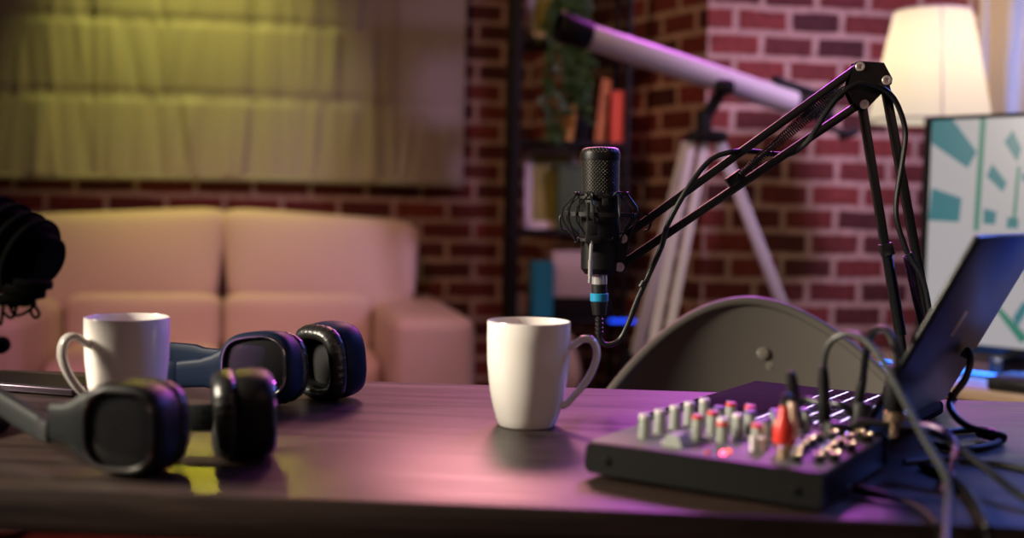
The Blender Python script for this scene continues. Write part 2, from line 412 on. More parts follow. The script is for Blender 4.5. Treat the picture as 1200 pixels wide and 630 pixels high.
# ================================================================== MICROPHONE ARM (vertical plane near the back edge of the desk)
AY = 1.27
def A(px, py, dy=0.0): return at(px, py, AY + dy)
clampc = on(1092, 458); clampc = V((clampc.x, df.translation.y + depth - .005 + (clampc.x - base.x) * dv.y, .75))
arm = thing('microphone_boom_arm', 'black folding boom arm with coil springs clamped behind the laptop, holding the microphone', 'microphone arm', (clampc.x, clampc.y, .75))
PV = A(700, 300) ; ex = (A(800, 300) - A(700, 300)).normalized(); ez = (A(700, 200) - A(700, 300)).normalized(); ey = ez.cross(ex).normalized()   # ey points away from the camera
def scr(b, p, r=.0052, front=.011):
    q = p - ey * front
    b.lathe([(r, 0), (r, .0010), (r * .92, .0015), (r * .50, .0015), (r * .46, .0004), (r * .05, .0004)], q, -ey, 14)
def bar(name, a, c, w=.0085, t=.0085):
    b = B(); b.bar(a, c, t, w, up=ez if abs((c - a).normalized().dot(ez)) < .9 else ex, bevel=.0008); return b.build(name, M['blk'], arm)
U1a, U1b = A(728.5, 279), A(1005, 79); U2a, U2b = A(725, 312), A(1010, 120)
bar('upper_bar', U1a, U1b, .0088); bar('upper_bar', U2a, U2b, .0088)
L1a, L1b = A(1010, 123), A(1064, 452); L2a, L2b = A(1036, 95), A(1098, 430)
bar('lower_bar', L1a, L1b, .0088); bar('lower_bar', L2a, L2b, .0088)
# elbow plates
poly = [(1000, 74), (1005, 72.5), (1033, 74.5), (1043, 93), (1042, 99), (1014, 127), (1006, 128.5), (998, 121), (991, 107), (994, 92)]
for dy in (-.0085, .0065):
    b = B(); pts = [A(x, y) + ey * dy for x, y in poly]
    b.loft([pts, [p + ey * .002 for p in pts]]); b.build('elbow_plate', M['blk'], arm)
poly = [(690, 285), (699, 276), (731, 271.5), (736, 279), (733, 296), (731, 316), (722, 320), (715, 322), (698, 321), (690, 312)]
for dy in (-.0125, .0065):
    b = B(); pts = [A(x, y) + ey * dy for x, y in poly]
    b.loft([pts, [p + ey * .002 for p in pts]]); b.build('end_plate', M['blk'], arm)
b = B(); b.bar(A(694, 303), A(722, 303), .016, .022, up=ez, bevel=.002); b.build('end_block', M['blk'], arm)
for p, fo in ((U1a, .0125), (U2a, .0125), (U1b, .0085), (L2a, .0085), (L1a, .0085)):
    b = B(); scr(b, p, front=fo); tag(b.build('screw', M['screw'], arm), 'bright steel screw head')
def spring(a, c, r, turns, wire, name='spring'):
    ax = (c - a).normalized(); x = ax.orthogonal().normalized(); y = ax.cross(x); L = (c - a).length
    n = turns * 9
    P = [a + ax * (L * i / n) + (x * math.cos(2 * PI * i / 9) + y * math.sin(2 * PI * i / 9)) * r for i in range(n + 1)]
    b = B(); b.tube([a - ax * .006] + P + [c + ax * .006], wire, 5, 0); return b.build(name, M['blk'], arm)
spring(A(866, 206, .004), A(998, 84, .004), .0034, 62, .00075)
spring(A(868, 205, -.009), A(990, 104, -.009), .0034, 56, .00075)
spring(A(1039, 296, 0), A(1056, 392, 0), .0056, 62, .0007)
spring(A(1063, 300, .008), A(1081, 380, .008), .0045, 50, .0007)
b = B(); b.bar(A(1037, 285), A(1041, 299), .013, .013, up=ex, bevel=.001); b.build('spring_collar', M['blk'], arm)
b = B(); b.bar(A(853, 215), A(870, 203), .013, .012, up=ez, bevel=.001); b.build('spring_collar', M['blk'], arm)
# foot of the arm and desk clamp
b = B(); b.loft([[p + ey * -.01 for p in (A(1056, 446), A(1062, 424), A(1098, 418), A(1108, 430), A(1104, 452), A(1092, 460), A(1066, 462))], [p + ey * .012 for p in (A(1056, 446), A(1062, 424), A(1098, 418), A(1108, 430), A(1104, 452), A(1092, 460), A(1066, 462))]])
b.build('swivel_base', M['blk'], arm)
cp = V((A(1084, 460).x, clampc.y, 0))
b = B(); b.cyl((cp.x, cp.y - .01, .752), (cp.x, cp.y - .01, A(1084, 455).z), .009); b.build('post', M['blk'], arm)
b = B(); b.box((cp.x, cp.y - .005, .7565), (.045, .05, .013), None, .002); b.box((cp.x, cp.y + .024, .724), (.045, .012, .075), None, .002); b.box((cp.x, cp.y - .005, .69), (.045, .05, .01), None, .002)
b.cyl((cp.x, cp.y - .012, .655), (cp.x, cp.y - .012, .715), .006); b.build('clamp', M['blk'], arm)

# ================================================================== MICROPHONE
mc = A(703.7, 250); mx_ = (A(703.7, 200) - A(703.7, 300)).normalized()
px2m = AY / F
def my(y): return (250 - y) * px2m          # height along the axis for picture row y
mic = thing('condenser_microphone', 'black condenser microphone with a mesh grille held upright in the middle', 'microphone', mc + mx_ * my(322))
rb = 23.2 * px2m
b = B(); b.lathe([(rb * .55, my(322)), (rb * .80, my(320.5)), (rb, my(314)), (rb, my(236)), (rb, my(226.5)), (rb * .97, my(225.5)), (rb * .9, my(225))], mc, mx_, 48)
b.build('body', M['blk'], mic)
b = B()
b.lathe([(rb * .95, my(226)), (rb * .97, my(188))], mc, mx_, 48, cap=False)
o = b.build('grille', M['grille'], mic)
b = B(); b.lathe([(rb * .90, my(188)), (rb, my(187.6)), (rb * 1.01, my(181)), (rb, my(179.6)), (rb * .93, my(179))], mc, mx_, 48); b.build('ring_band', M['blk'], mic)
b = B(); b.lathe([(rb * .98, my(180)), (rb * .97, my(177.5)), (rb * .90, my(175)), (rb * .75, my(173.4)), (rb * .4, my(172.6)), (.0001, my(172.4))], mc, mx_, 48, cap=False); b2 = b.build('dome_mesh', M['grille'], mic)
b = B(); b.box(mc + mx_ * my(231) - ey * rb * .99, (.004, .0015, .003), None, 0); b.build('badge', M['screw'], mic)
for ob, vs in ((o, 1.0), (b2, .3)):
    me = ob.data; uvl = me.uv_layers.new(name='UVMap'); inv = FR[ob]
    for poly_ in me.polygons:
        us = []
        for li in poly_.loop_indices:
            p = inv @ me.vertices[me.loops[li].vertex_index].co - mc
            us.append([math.atan2(p.dot(ex), p.dot(-ey)) / (2 * PI), p.dot(mx_) / .04])
        if max(u[0] for u in us) - min(u[0] for u in us) > .5:
            for u in us: u[0] += 1 if u[0] < 0 else 0
        for li, u in zip(poly_.loop_indices, us): uvl.data[li].uv = u

# ------------------------------------------------------------------ shock mount
sm = thing('shock_mount', 'black spider shock mount with elastic cords around the upright microphone', 'microphone holder', mc + mx_ * my(284))
def ring(y, r, w, h, name, tilt=0.0):
    t_ax = (mx_ + ex * tilt).normalized(); c = mc + mx_ * my(y)
    b = B(); b.lathe([(r - w / 2, -h / 2), (r + w / 2, -h / 2), (r + w / 2, h / 2), (r - w / 2, h / 2), (r - w / 2, -h / 2)], c, t_ax, 48, cap=False)
    return b.build(name, M['blkm'], sm)
ro = 42 * px2m
ring(251, ro, .004, .0045, 'outer_ring', .03)
ring(231, rb + .003, .003, .003, 'upper_ring'); ring(280, rb + .003, .003, .0035, 'lower_ring')
def pol(r, a, y): return mc + mx_ * my(y) + (ex * math.sin(a) - ey * math.cos(a)) * r
angs = [R(a) for a in (-72, -28, 38, 82, 135, 180, 225)]
for a in angs:
    for yy in (226, 283):
        s_ = 1 if yy < 250 else -1
        b = B(); b.tube([pol(rb + .001, a - .12, yy + 5 * s_), pol(rb + .007, a - .12, yy), pol(rb + .008, a + .12, yy), pol(rb + .001, a + .12, yy + 5 * s_)], .0011, 6, 3)
        b.build('hook', M['blkm'], sm)
for i, a in enumerate(angs):
    b = B()
    for sgn in (-1, 1):
        a2 = a + sgn * .24
        b.tube([pol(rb + .007, a, 227), pol(ro + .002, a2, 243), pol(ro + .0035, a2, 251), pol(ro + .002, a2, 259), pol(rb + .007, a, 282)], .0011, 6, 0)
    b.build('elastic_cord', M['rubber'], sm)
for px, s_ in ((662, -1), (757, 1)):
    q = A(px, 250)
    b = B(); b.tube([q + ex * .004 * s_ * -1, q + ex * s_ * .004 - ez * .002, q + ex * s_ * .0055 - ez * .009, q + ex * s_ * .003 - ez * .017, q - ez * .019 - ex * s_ * .002], .0013, 6, 5); b.build('elastic_loop', M['rubber'], sm)
# clamp fork and thumb lever in front of the body
fy = -(rb + .012)
def Q(x, y, d=0.0): return A(x, y) + ey * (fy + d)
b = B()
b.bar(Q(687, 237), Q(687, 262), .010, .0035, up=ex, bevel=.0008); b.bar(Q(698, 239), Q(698, 262), .010, .0032, up=ex, bevel=.0008)
b.bar(Q(691, 258), Q(691, 276), .012, .0115, up=ex, bevel=.0012); b.bar(Q(692, 274), Q(692, 284), .012, .016, up=ex, bevel=.001)
b.bar(Q(703, 237), Q(710, 237), .006, .008, up=ez, bevel=.0008)
b.cyl(Q(684, 251), Q(700, 251), .0025, n=12)
b.bar(Q(692, 280, .002), A(697, 292) - ey * .012, .010, .012, up=ex, bevel=.001)
b.build('clamp_fork', M['blkm'], sm)
b = B(); b.cyl(Q(690.5, 281, -.004), Q(689.5, 302, -.004), .0021, n=12); b.cyl(Q(689.5, 302, -.004), Q(688.8, 322, -.004), .0028, .0024, n=12, bev=.0006); b.cyl(Q(688.8, 322, -.004), Q(688.6, 329, -.004), .0021, n=12, bev=.0005)
tag(b.build('thumb_screw', M['chrome'], sm), 'chrome thumb screw')

# ------------------------------------------------------------------ microphone cable with plug
mcab = thing('microphone_cable', 'black microphone cable with a turquoise-ringed plug looping up along the boom arm', 'cable', A(702, 370))
ca = lambda y: A(702.3, y)
b = B(); b.lathe([(8.6 * px2m, my(333) - my(333)), (9.2 * px2m, .0005), (9.2 * px2m, my(321) - my(333))], ca(333), mx_, 28); tag(b.build('plug_collar', M['chrome'], mcab), 'chrome plug collar')
b = B(); b.cyl(ca(344), ca(332.5), 9 * px2m, n=28); b.build('plug_sleeve', M['blkm'], mcab)
b = B(); b.cyl(ca(353), ca(343.2), 10.8 * px2m, n=32, bev=.0008); tag(b.build('plug_ring', M['bluering'], mcab), 'turquoise ring')
b = B(); b.lathe([(5 * px2m, 0), (8 * px2m, .0015), (9.6 * px2m, .013), (9.8 * px2m, .0165)], ca(370), mx_, 28)
for k in range(4): b.lathe([(3.6 * px2m, -.0008), (5 * px2m, 0), (5 * px2m, .0026), (3.6 * px2m, .0034)], ca(371 + 5 * (k + 1)), mx_, 16)
b.cyl(ca(391), ca(369), 3.6 * px2m, n=14); b.build('plug_boot', M['rubber'], mcab)
F1 = -.012
path = [(702, 389, 0), (702.5, 396, 0), (708, 403, 0), (718, 403, 0), (727.5, 396, 0), (735.5, 381, -.002), (747, 351, -.006), (758, 327, -.01), (775, 289, F1), (783, 262, F1 - .004), (807, 219, F1 - .004), (832, 188, F1), (857, 178, -.008), (880, 177, .010), (903, 180, .012), (926, 180, .004), (945, 167, -.010), (957, 150, -.013), (968, 132, -.014), (984, 112, -.015), (1005, 98, -.016), (1026, 100, -.016), (1043, 110, -.012), (1054, 128, -.008), (1061, 155, -.006), (1058, 185, -.008), (1053, 215, -.010), (1050, 240, -.011), (1052, 262, -.012), (1063, 295, -.012), (1078, 320, -.011), (1086, 345, -.009), (1093, 390, -.006), (1100, 428, .016), (1108, 455, .034), (1120, 470, .05)]
b = B(); b.tube([A(x, y, d) for x, y, d in path], .0030, 10, 7); b.build('cord', M['rubber'], mcab)
for x, y, dx, dy in ((753, 333, -6, 10), (1066, 300, 5, 9), (984, 112, 7, -6)):
    a = A(x - dx * .35, y - dy * .35, -.012 if x < 900 else -.013); c = A(x + dx * .35, y + dy * .35, -.012)
    b = B(); b.cyl(a, c, .0040, n=12); b.build('cable_tie', M['rubber'], mcab)

# ================================================================== HEADPHONES
def headphones(name, label, cups, shellmat, bandmat, accents, mk_band):
    c0 = cups[0]['c']
    t = thing(name, label, 'headphones', (c0.x, c0.y, .75), 0, 'headphones on the desk')
    for cu in cups:
        c, n, u = cu['c'], cu['n'].normalized(), cu['u'].normalized(); n = (n - u * n.dot(u)).normalized(); s = n.cross(u)
        a, h = cu.get('a', .039), cu.get('h', .0375); N = 56; E = 3.0
        lp = lambda off, k, e=E: sup(N, e, a * k, h * k, c + n * off, u, s)
        b = B(); b.loft([lp(-.010, .86), lp(-.009, .96), lp(-.004, 1.0), lp(.006, 1.0), lp(.013, .98), lp(.018, .94), lp(.0205, .87), lp(.0208, .83), lp(.0198, .805), lp(.0172, .79)])
        sh = b.build('ear_cup', shellmat, t, sharp=50)
        b = B(); b.loft([lp(.0168, .795), lp(.0178, .73), lp(.0184, .4), lp(.0186, .05)])
        b.box(c + n * .0184 + u * .004 + s * .0, (.0012, .0012, .0012)); fp = b.build('face_plate', M['gloss'], sh, sharp=60)
        b = B(); b.tube(lp(.0202, .83), .0016, 8, 0, True); tag(b.build('chrome_trim', accents, sh), 'thin chrome trim ring')
        ws = []
        def lw(off, k, amp):
            L_ = lp(off, k); o = c + n * off
            return [o + (p - o) * (1 + amp * math.sin(i * 2 * PI * 26 / 112) * (1 if i % 2 else -.6)) for i, p in enumerate(sup(112, E, a * k, h * k, o, u, s))]
        b = B(); b.loft([lw(-.009, .88, 0), lw(-.011, .97, .006), lw(-.015, 1.0, .012), lw(-.021, .97, .012), lw(-.026, .89, .006), lw(-.028, .79, 0), lw(-.026, .68, 0), lw(-.021, .61, 0), lw(-.015, .585, .004), lw(-.010, .58, 0)], True, True, True)
        # open the inside: replaced by the speaker pad below
        cs = b.build('ear_cushion', M['cushion'], t, sharp=70)
        b = B(); b.loft([lp(-.0115, .585), lp(-.0118, .3), lp(-.0118, .02)]); b.build('speaker_pad', M['padfab'], cs)
        # yoke
        yo = cu['yoke']; pts = yo['pts']; b = B(); loops = []
        for i, (p, w, th) in enumerate(pts):
            nxt = pts[min(i + 1, len(pts) - 1)][0]; prv = pts[max(i - 1, 0)][0]; tg = (nxt - prv).normalized()
            wd = V((0, 0, 1)); wd = (wd - tg * wd.dot(tg)).normalized(); nn = tg.cross(wd)
            loops.append(sup(20, 4, th / 2, w / 2, p, nn, wd))
        b.loft(loops); b.build('yoke', cu.get('ym', shellmat), t, sharp=50)
    mk_band(t)
    return t

# grey pair, in front
g1 = V((at(157, 500, .885).x, .885, .75 + .0368)); g1n = V((-.30, -.95, .02)); g1u = V((-.95, .30, .0))
def P3(px, py, Y): return at(px, py, Y)
def grey_band(t):
    b = B(); a = P3(53, 503, .915); c = P3(-60, 430, 1.06)
    P = [a, a.lerp(c, .5) + V((0, 0, -.001)), c, P3(-130, 395, 1.16)]
    loops = []
    S = spline(P, 8)
    for i, p in enumerate(S):
        tg = (S[min(i + 1, len(S) - 1)] - S[max(i - 1, 0)]).normalized(); wd = V((0, 0, 1)); wd = (wd - tg * wd.dot(tg)).normalized(); nn = tg.cross(wd)
        k = .86 if i == 0 else 1
        loops.append(sup(20, 3.5, .006 * k, .0105 * k, p, nn, wd))
    b.loft(loops); hb = b.build('headband', M['grayplastic'], t)
    b = B(); b.bar(P3(62, 506, .90), P3(50, 500, .918), .012, .017, bevel=.002); b.build('hinge', M['blkm'], t)
    b = B(); q0 = P3(256, 488, .975); q1 = P3(215, 490, .975)
    b.bar(q0, q1, .006, .0235, bevel=.0015); b.bar(q1, P3(130, 492, .975), .006, .021, bevel=.0015); b.bar(P3(130, 492, .975), P3(70, 498, .935), .006, .019, bevel=.0015)
    sl = b.build('slider', M['grayplastic'], t)
    for yy in (482, 493):
        b = B(); b.cyl(P3(238, yy, .9715), P3(238, yy, .9735), .0012, n=10); b.build('slider_stop', M['blkm'], sl)
gc2 = V((at(289, 489, .955).x, .955, .75 + .0365))
headphones('headphones', 'charcoal grey over-ear headphones lying in front of the left mug', [
    dict(c=g1, n=g1n, u=g1u, a=.037, h=.0360, yoke=dict(pts=[(g1 + g1u * .028 + g1n * .006, .060, .020), (g1 + g1u * .040 + g1n * .008, .050, .018), (g1 + g1u * .048 + g1n * .009, .038, .015), (g1 + g1u * .056 + g1n * .010, .0315, .012), (g1 + g1u * .068 + g1n * .010, .030, .010)]), ym=M['grayplastic']),
    dict(c=gc2, n=V((.955, .29, .03)), u=V((-.29, .955, .0)), a=.038, h=.0362, yoke=dict(pts=[(gc2 + V((-.002, .03, 0)), .05, .016), (gc2 + V((-.012, .042, 0)), .035, .012), (V((P3(256, 488, .975).x, .985, P3(256, 488, .975).z)), .024, .007)]), ym=M['grayplastic']),
], M['darkplastic'], M['grayplastic'], M['trim'], grey_band)

# navy pair, behind
b1 = V((at(308, 433, 1.19).x, 1.19, .75 + .0395)); b1n = V((-.26, -.95, .14)); b1u = V((-.95, .26, -.12))
b2 = V((at(388, 423, 1.25).x, 1.25, .75 + .0415))
def blue_band(t):
    e = b1 + b1u * .096
    P = [e, b1 + b1u * .120, P3(140, 452, 1.265), P3(120, 450, 1.31), P3(135, 444, 1.37), P3(190, 438, 1.40), P3(250, 434, 1.37), P3(310, 430, 1.33), P3(360, 428, 1.29)]
    S = spline(P, 6); loops = []
    for i, p in enumerate(S):
        p = V((p.x, p.y, max(.774, min(p.z, .7785))))
        tg = (S[min(i + 1, len(S) - 1)] - S[max(i - 1, 0)]); tg.z = 0; tg.normalize(); wd = V((0, 0, 1)); nn = tg.cross(wd)
        k = 1.0 if i < len(S) * .7 else .8
        loops.append(sup(20, 3.5, .0045, .0145 * k, p, nn, wd))
    b = B(); b.loft(loops); b.build('headband', M['blueplastic'], t)
headphones('headphones', 'navy blue over-ear headphones lying to the right of the left mug', [
    dict(c=b1, n=b1n, u=b1u, a=.043, h=.0385, yoke=dict(pts=[(b1 + b1u * .026, .060, .020), (b1 + b1u * .042, .050, .017), (b1 + b1u * .056, .038, .013), (b1 + b1u * .070, .031, .011), (b1 + b1u * .100, .029, .010)])),
    dict(c=b2, n=V((.62, .75, .10)), u=V((-.75, .62, 0)), a=.0385, h=.0415, yoke=dict(pts=[(b2 + V((-.005, .02, 0)), .05, .016), (b2 + V((-.02, .04, -.006)), .034, .012), (V((P3(360, 428, 1.29).x, 1.295, .771)), .022, .009)])),
], M['blueplastic'], M['blueplastic'], M['trim'], blue_band)

# ================================================================== PHONE at the left
pa = on(86, 466, .75); pb = on(-6, 459, .75)
dirp = (pb - pa); dirp.z = 0; dirp.normalize(); dq = V((dirp.y, -dirp.x, 0)); dq = dq if dq.y > 0 else -dq
ph = thing('smartphone', 'dark slab-like smartphone lying left of the white mug', 'phone', pa + dirp * .075 + dq * .036)
ctr = pa + dirp * .075 + dq * .037
rotp = Matrix((dirp, dq, V((0, 0, 1)))).transposed()
b = B(); b.box(ctr + V((0, 0, .0055)), (.150, .074, .009), rotp, .0028, 3); b.build('body', M['phoneside'], ph)
b = B(); b.box(ctr + V((0, 0, .0102)), (.143, .067, .0008), rotp, 0); b.build('screen', M['phone'], ph)

# ================================================================== SECOND MICROPHONE entering at the left edge
sm2p = P3(8, 300, 1.02)
m2 = thing('studio_microphone', 'dark out of focus microphone with dangling cords entering at the left edge', 'microphone', P3(-60, 330, 1.02))
ax2 = (P3(66, 309, 1.02) - P3(-30, 262, 1.04)).normalized()
e0 = P3(58, 309, 1.02)
r2 = .033
b = B(); b.lathe([(.021, .000), (.0235, -.002), (.0245, -.009), (.025, -.012)], e0, ax2, 40); b.build('end_cap', M['silhouette'], m2)
b = B(); b.lathe([(.025, -.011), (r2 * .93, -.014), (r2, -.022), (r2, -.070), (r2 * 1.03, -.074), (r2 * 1.03, -.082), (r2, -.086), (r2, -.15), (r2 * .8, -.165), (.002, -.17)], e0, ax2, 44); b.build('body', M['silhouette'], m2)
s2 = ax2.cross(V((0, 1, 0))).normalized(); s2 = s2 if s2.z > 0 else -s2; o2 = V((0, 1, 0))
for off, rr in ((-.020, .0355), (-.034, .037), (-.050, .038), (-.066, .038)):
    b = B(); b.lathe([(rr - .002, -.002), (rr + .002, -.002), (rr + .002, .002), (rr - .002, .002), (rr - .002, -.002)], e0 + ax2 * off - s2 * .003, ax2, 40, cap=False); b.build('mount_ring', M['silhouette'], m2)
b = B(); b.bar(P3(58, 335, 1.0), P3(20, 330, 1.0), .02, .008, bevel=.002); b.bar(P3(50, 345, 1.0), P3(8, 338, 1.0), .02, .009, bevel=.002); b.bar(P3(38, 352, 1.0), P3(0, 350, 1.0), .02, .010, bevel=.002); b.build('mount_frame', M['silhouette'], m2)
for pts in ([(10, 352), (16, 368), (28, 367), (38, 358), (26, 350)], [(30, 352), (40, 358), (46, 368), (41, 372), (36, 364), (42, 354)], [(6, 352), (14, 360), (20, 352), (17, 368), (12, 372), (4, 366)], [(4, 356), (2, 372), (0, 380), (-6, 372)]):
    b = B(); b.tube([P3(x, y, 1.0 + .004 * i) for i, (x, y) in enumerate(pts)], .0014, 7, 6); b.build('elastic_cord', M['silhouette'], m2)
tr2 = thing('microphone_stand', 'black desk stand with a round knob carrying the left microphone', 'microphone stand', V((P3(-70, 400, 1.03).x, 1.03, .75)))
bx = P3(-70, 400, 1.03).x
b = B(); b.lathe([(.055, 0), (.058, .003), (.058, .010), (.05, .014), (.012, .018)], (bx, 1.03, .75), n=40); b.build('base', M['silhouette'], tr2)
b = B(); b.cyl((bx, 1.03, .76), (bx, 1.03, P3(-60, 330, 1.03).z), .008); b.build('pole', M['silhouette'], tr2)
b = B(); b.bar((bx, 1.03, P3(-60, 330, 1.03).z), P3(-30, 300, 1.03), .02, .02, bevel=.003); b.build('bracket', M['silhouette'], tr2)
kq = P3(1, 404, 1.0)
b = B(); b.lathe([(.0045, 0), (.0072, .002), (.0078, .006), (.0072, .011), (.004, .0125)], kq + V((0, .006, 0)), V((0, -1, 0)), 22); b.cyl(kq + V((0, .006, 0)), (bx, 1.03, kq.z - .002), .003, n=10); b.build('knob', M['silhouette'], tr2)

# ================================================================== MIXER
MO = V((.060, .903, .75)); e1 = V((.843, -.537, 0)).normalized(); e2 = V((.537, .843, 0)).normalized()
mix = thing('audio_mixer', 'small grey audio mixer with rows of knobs and jacks in the right foreground', 'audio mixer', MO, math.atan2(e1.y, e1.x))
ML, MW, MH = .192, .176, .0285
mrot = Matrix((e1, e2, V((0, 0, 1)))).transposed()
def mp(x, y, z): return MO + e1 * x + e2 * y + V((0, 0, z))
b = B(); b.box(mp(ML / 2, MW / 2, .0155), (ML - .004, MW - .004, .022), mrot, .003); b.build('chassis', M['darkplastic'], mix)
b = B(); b.box(mp(ML / 2, MW / 2, MH - .001), (ML - .006, MW - .012, .003), mrot, .0008); tp = b.build('top_panel', M['panel'], mix)
b = B()
for (x, y, w, l) in ((.05, .05, .002, .03), (.05, .105, .002, .03), (.08, .075, .03, .002), (.108, .10, .03, .002)): b.box(mp(x, y, MH + .0006), (w, l, .0003), mrot)
b.build('panel_print', M['paint'], tp)
for y in (.0035, MW - .0035):
    prof = []
    for cx, cz, a0 in ((.006, .010, 180), (ML - .004, .008, 270), (ML - .004, MH - .002, 0), (.007, MH - .006, 90)):
        r = .006 if cx < .1 else .004
        for k in range(6):
            aa = R(a0 + 18 * k); prof.append((cx + r * math.cos(aa), cz + r * math.sin(aa)))
    b = B(); b.prism(prof, mp(0, y - .0035, 0), e1, V((0, 0, 1)), e2, .007, .0008); sc_ = b.build('side_cheek', M['darkplastic'], mix)
    if y < .1:
        for xs in (.020, .172):
            b = B(); b.lathe([(.0036, 0), (.0036, .0008), (.0028, .0018), (.0012, .0018), (.001, .0006)], mp(xs, 0, .0155), -e2, 16); b.build('cheek_screw', M['blk'], sc_)
for x in (.022, ML - .022):
    for y in (.018, MW - .018):
        b = B(); b.cyl(mp(x, y, 0), mp(x, y, .006), .009, n=18); b.build('foot', M['rubber'], mix)
KN = [(.033, .040, 'w'), (.034, .0665, 'w'), (.036, .092, 'w'), (.038, .117, 'w'), (.041, .142, 'w'),
      (.069, .0625, 'r'), (.0715, .0875, 'r'), (.067, .112, 'b'), (.068, .136, 'r'),
      (.090, .064, 'wr'), (.093, .0885, 'wb'), (.095, .111, 'b'), (.086, .134, 'r'),
      (.121, .058, 'r'), (.118, .083, 'b'), (.110, .128, 'b'), (.120, .108, 'b'), (.128, .150, 'b')]
for x, y, c in KN:
    h = .0195
    z0 = MH + .0006
    b = B(); prof = [(.0052, 0), (.0050, .002), (.0046, h - .003), (.0043, h - .0026)]
    n = 24; loops = []
    for r, z in prof:
        loops.append([mp(x, y, z0 + z) + (e1 * math.cos(2 * PI * i / n) + e2 * math.sin(2 * PI * i / n)) * r * (1.0 if i % 2 else .93) for i in range(n)])
    b.loft(loops); kb = b.build('knob', M['knob'], mix)
    cm = {'w': 'capw', 'r': 'capr', 'b': 'capb', 'wr': 'capw', 'wb': 'capw'}[c]
    if c == 'wr':
        b = B(); b.lathe([(.0049, h - .0065), (.0050, h - .006), (.0049, h - .0035), (.0046, h - .003)], mp(x, y, z0), n=24); b.build('knob_band', M['capr'], kb)
    b = B(); b.lathe([(.0047, h - .003), (.0047, h - .001), (.0038, h), (.001, h + .0002)], mp(x, y, z0), n=24)
    b.build('knob_cap', M[cm], kb)
    if c in 'wr' and c != 'wr':
        b = B(); b.box(mp(x, y, z0 + h + .0003) - e1 * .002, (.004, .0008, .0005), mrot); b.build('pointer', M['paint'] if c == 'r' else M['darkplastic'], kb)
# wide slider cap
sx, sy = .066, .030
b = B(); b.loft([[mp(sx + a * w, sy + c_ * l, MH + z) for a, c_ in ((-1, -1), (1, -1), (1, 1), (-1, 1))] for w, l, z in ((.0085, .0105, .0006), (.008, .010, .003), (.005, .009, .009), (.0045, .0085, .0098))])
b.build('rocker_button', M['knob'], mix)
b = B(); b.box(mp(.076, .056, MH + .002), (.008, .006, .003), mrot, .0008); b.build('push_button', M['blkm'], mix)
for x, y, mm_ in ((.1085, .020, 'redled'), (.1095, .029, 'orangeled'), (.098, .015, 'orangeled')):
    b = B(); b.lathe([(.0021, 0), (.0021, .0014), (.0015, .0026), (.0004, .0031)], mp(x, y, MH + .0006), n=14)
    b.build('indicator_light', M[mm_] if x > .1 else M['capr'], mix)
def socket(x, y, r=.0036):
    b = B(); b.lathe([(r * 1.25, 0), (r * 1.25, .002), (r * .9, .0024), (r * .9, .0062), (r * .55, .0062), (r * .5, .001)], mp(x, y, MH + .0004), n=18); o = b.build('jack_socket', M['blkm'], mix)
    c = mp(x, y, MH + .0066); b = B(); b.tube([c + (e1 * math.cos(2 * PI * k / 18) + e2 * math.sin(2 * PI * k / 18)) * r for k in range(18)], .0011, 8, 0, True); tag(b.build('jack_nut', M['nut'], o), 'shiny gold nut')
RC = [(.1425, .0555), (.141, .078), (.150, .036)]
for x, y in RC:
    b = B(); b.lathe([(.0048, 0), (.0048, .002), (.0041, .0022), (.0041, .0085), (.003, .0088), (.0012, .0075)], mp(x, y, MH + .0004), n=18); b.build('phono_socket', M['gold'], mix)
for x, y in ((.1215, .0475), (.127, .0515)):
    b = B(); b.cyl(mp(x, y, MH), mp(x, y, MH + .009), .0022, n=12, bev=.0005); b.lathe([(.0030, 0), (.003, .0018), (.002, .0026)], mp(x, y, MH + .009), n=12); b.build('toggle_switch', M['alu'], mix)
for x, y in ((.162, .030), (.156, .052), (.153, .074), (.152, .094), (.152, .114), (.158, .134), (.176, .040), (.174, .062), (.172, .084), (.172, .106), (.173, .128), (.175, .150), (.184, .052), (.183, .096), (.184, .140), (.150, .150)):
    socket(x, y)

# ================================================================== LAPTOP
LC = V((.1202, 1.0812, 0)); ld = V((.83, -.56, 0)).normalized(); lw_ = V((.56, .83, 0)).normalized()
LWID, LDEP = .290, .212
lap = thing('laptop', 'dark open laptop with lit keyboard at the right end of the desk', 'laptop', V((LC.x, LC.y, .75)), math.atan2(ld.y, ld.x))
lrot = Matrix((ld, lw_, V((0, 0, 1)))).transposed()
def lp_(x, y, z): return LC + ld * x + lw_ * y + V((0, 0, .75 + z))
b = B(); b.box(lp_(LDEP / 2, LWID / 2, .0105), (LDEP, LWID, .015), lrot, .005, 3); bs = b.build('base', M['lapdeck'], lap)
for x in (.02, LDEP - .02):
    for y in (.03, LWID - .03):
        b = B(); b.cyl(lp_(x, y, 0), lp_(x, y, .0035), .006, n=14); b.build('rubber_foot', M['rubber'], bs)
b = B(); b.box(lp_(.052, LWID / 2, .0182), (.068, .10, .0006), lrot); b.build('trackpad', M['lapdeck'], lap)
b = B(); b.box(lp_(.148, LWID / 2, .0181), (.104, LWID - .03, .0007), lrot); b.build('keyboard_light', M['keyglow'], lap)
rows = 6; kx0 = .0975; kpx = .0170
for r in range(rows):
    ncol = 15; kw = (LWID - .032) / ncol
    cols = [(i, 1) for i in range(ncol)] if r else [(0, 1), (1, 1), (2, 1), (3, 7), (10, 1), (11, 1), (12, 1), (13, 1), (14, 1)]
    for i, span in cols:
        if len(lap.children) > 96: pass
        yc = .016 + kw * (i + span / 2)
        b = B(); b.box(lp_(kx0 + kpx * (r + .5), yc, .0187), (kpx - .0036, kw * span - .0036, .0008), lrot, .0002, 1)
        b.build('key', M['key'], lap)
th = R(27); LIDL = .198
lidu = (ld * math.sin(th) + V((0, 0, 1)) * math.cos(th)).normalized(); lidn = lw_.cross(lidu).normalized()
lidn = lidn if lidn.dot(ld) > 0 else -lidn
hp = lp_(LDEP - .004, 0, .017)
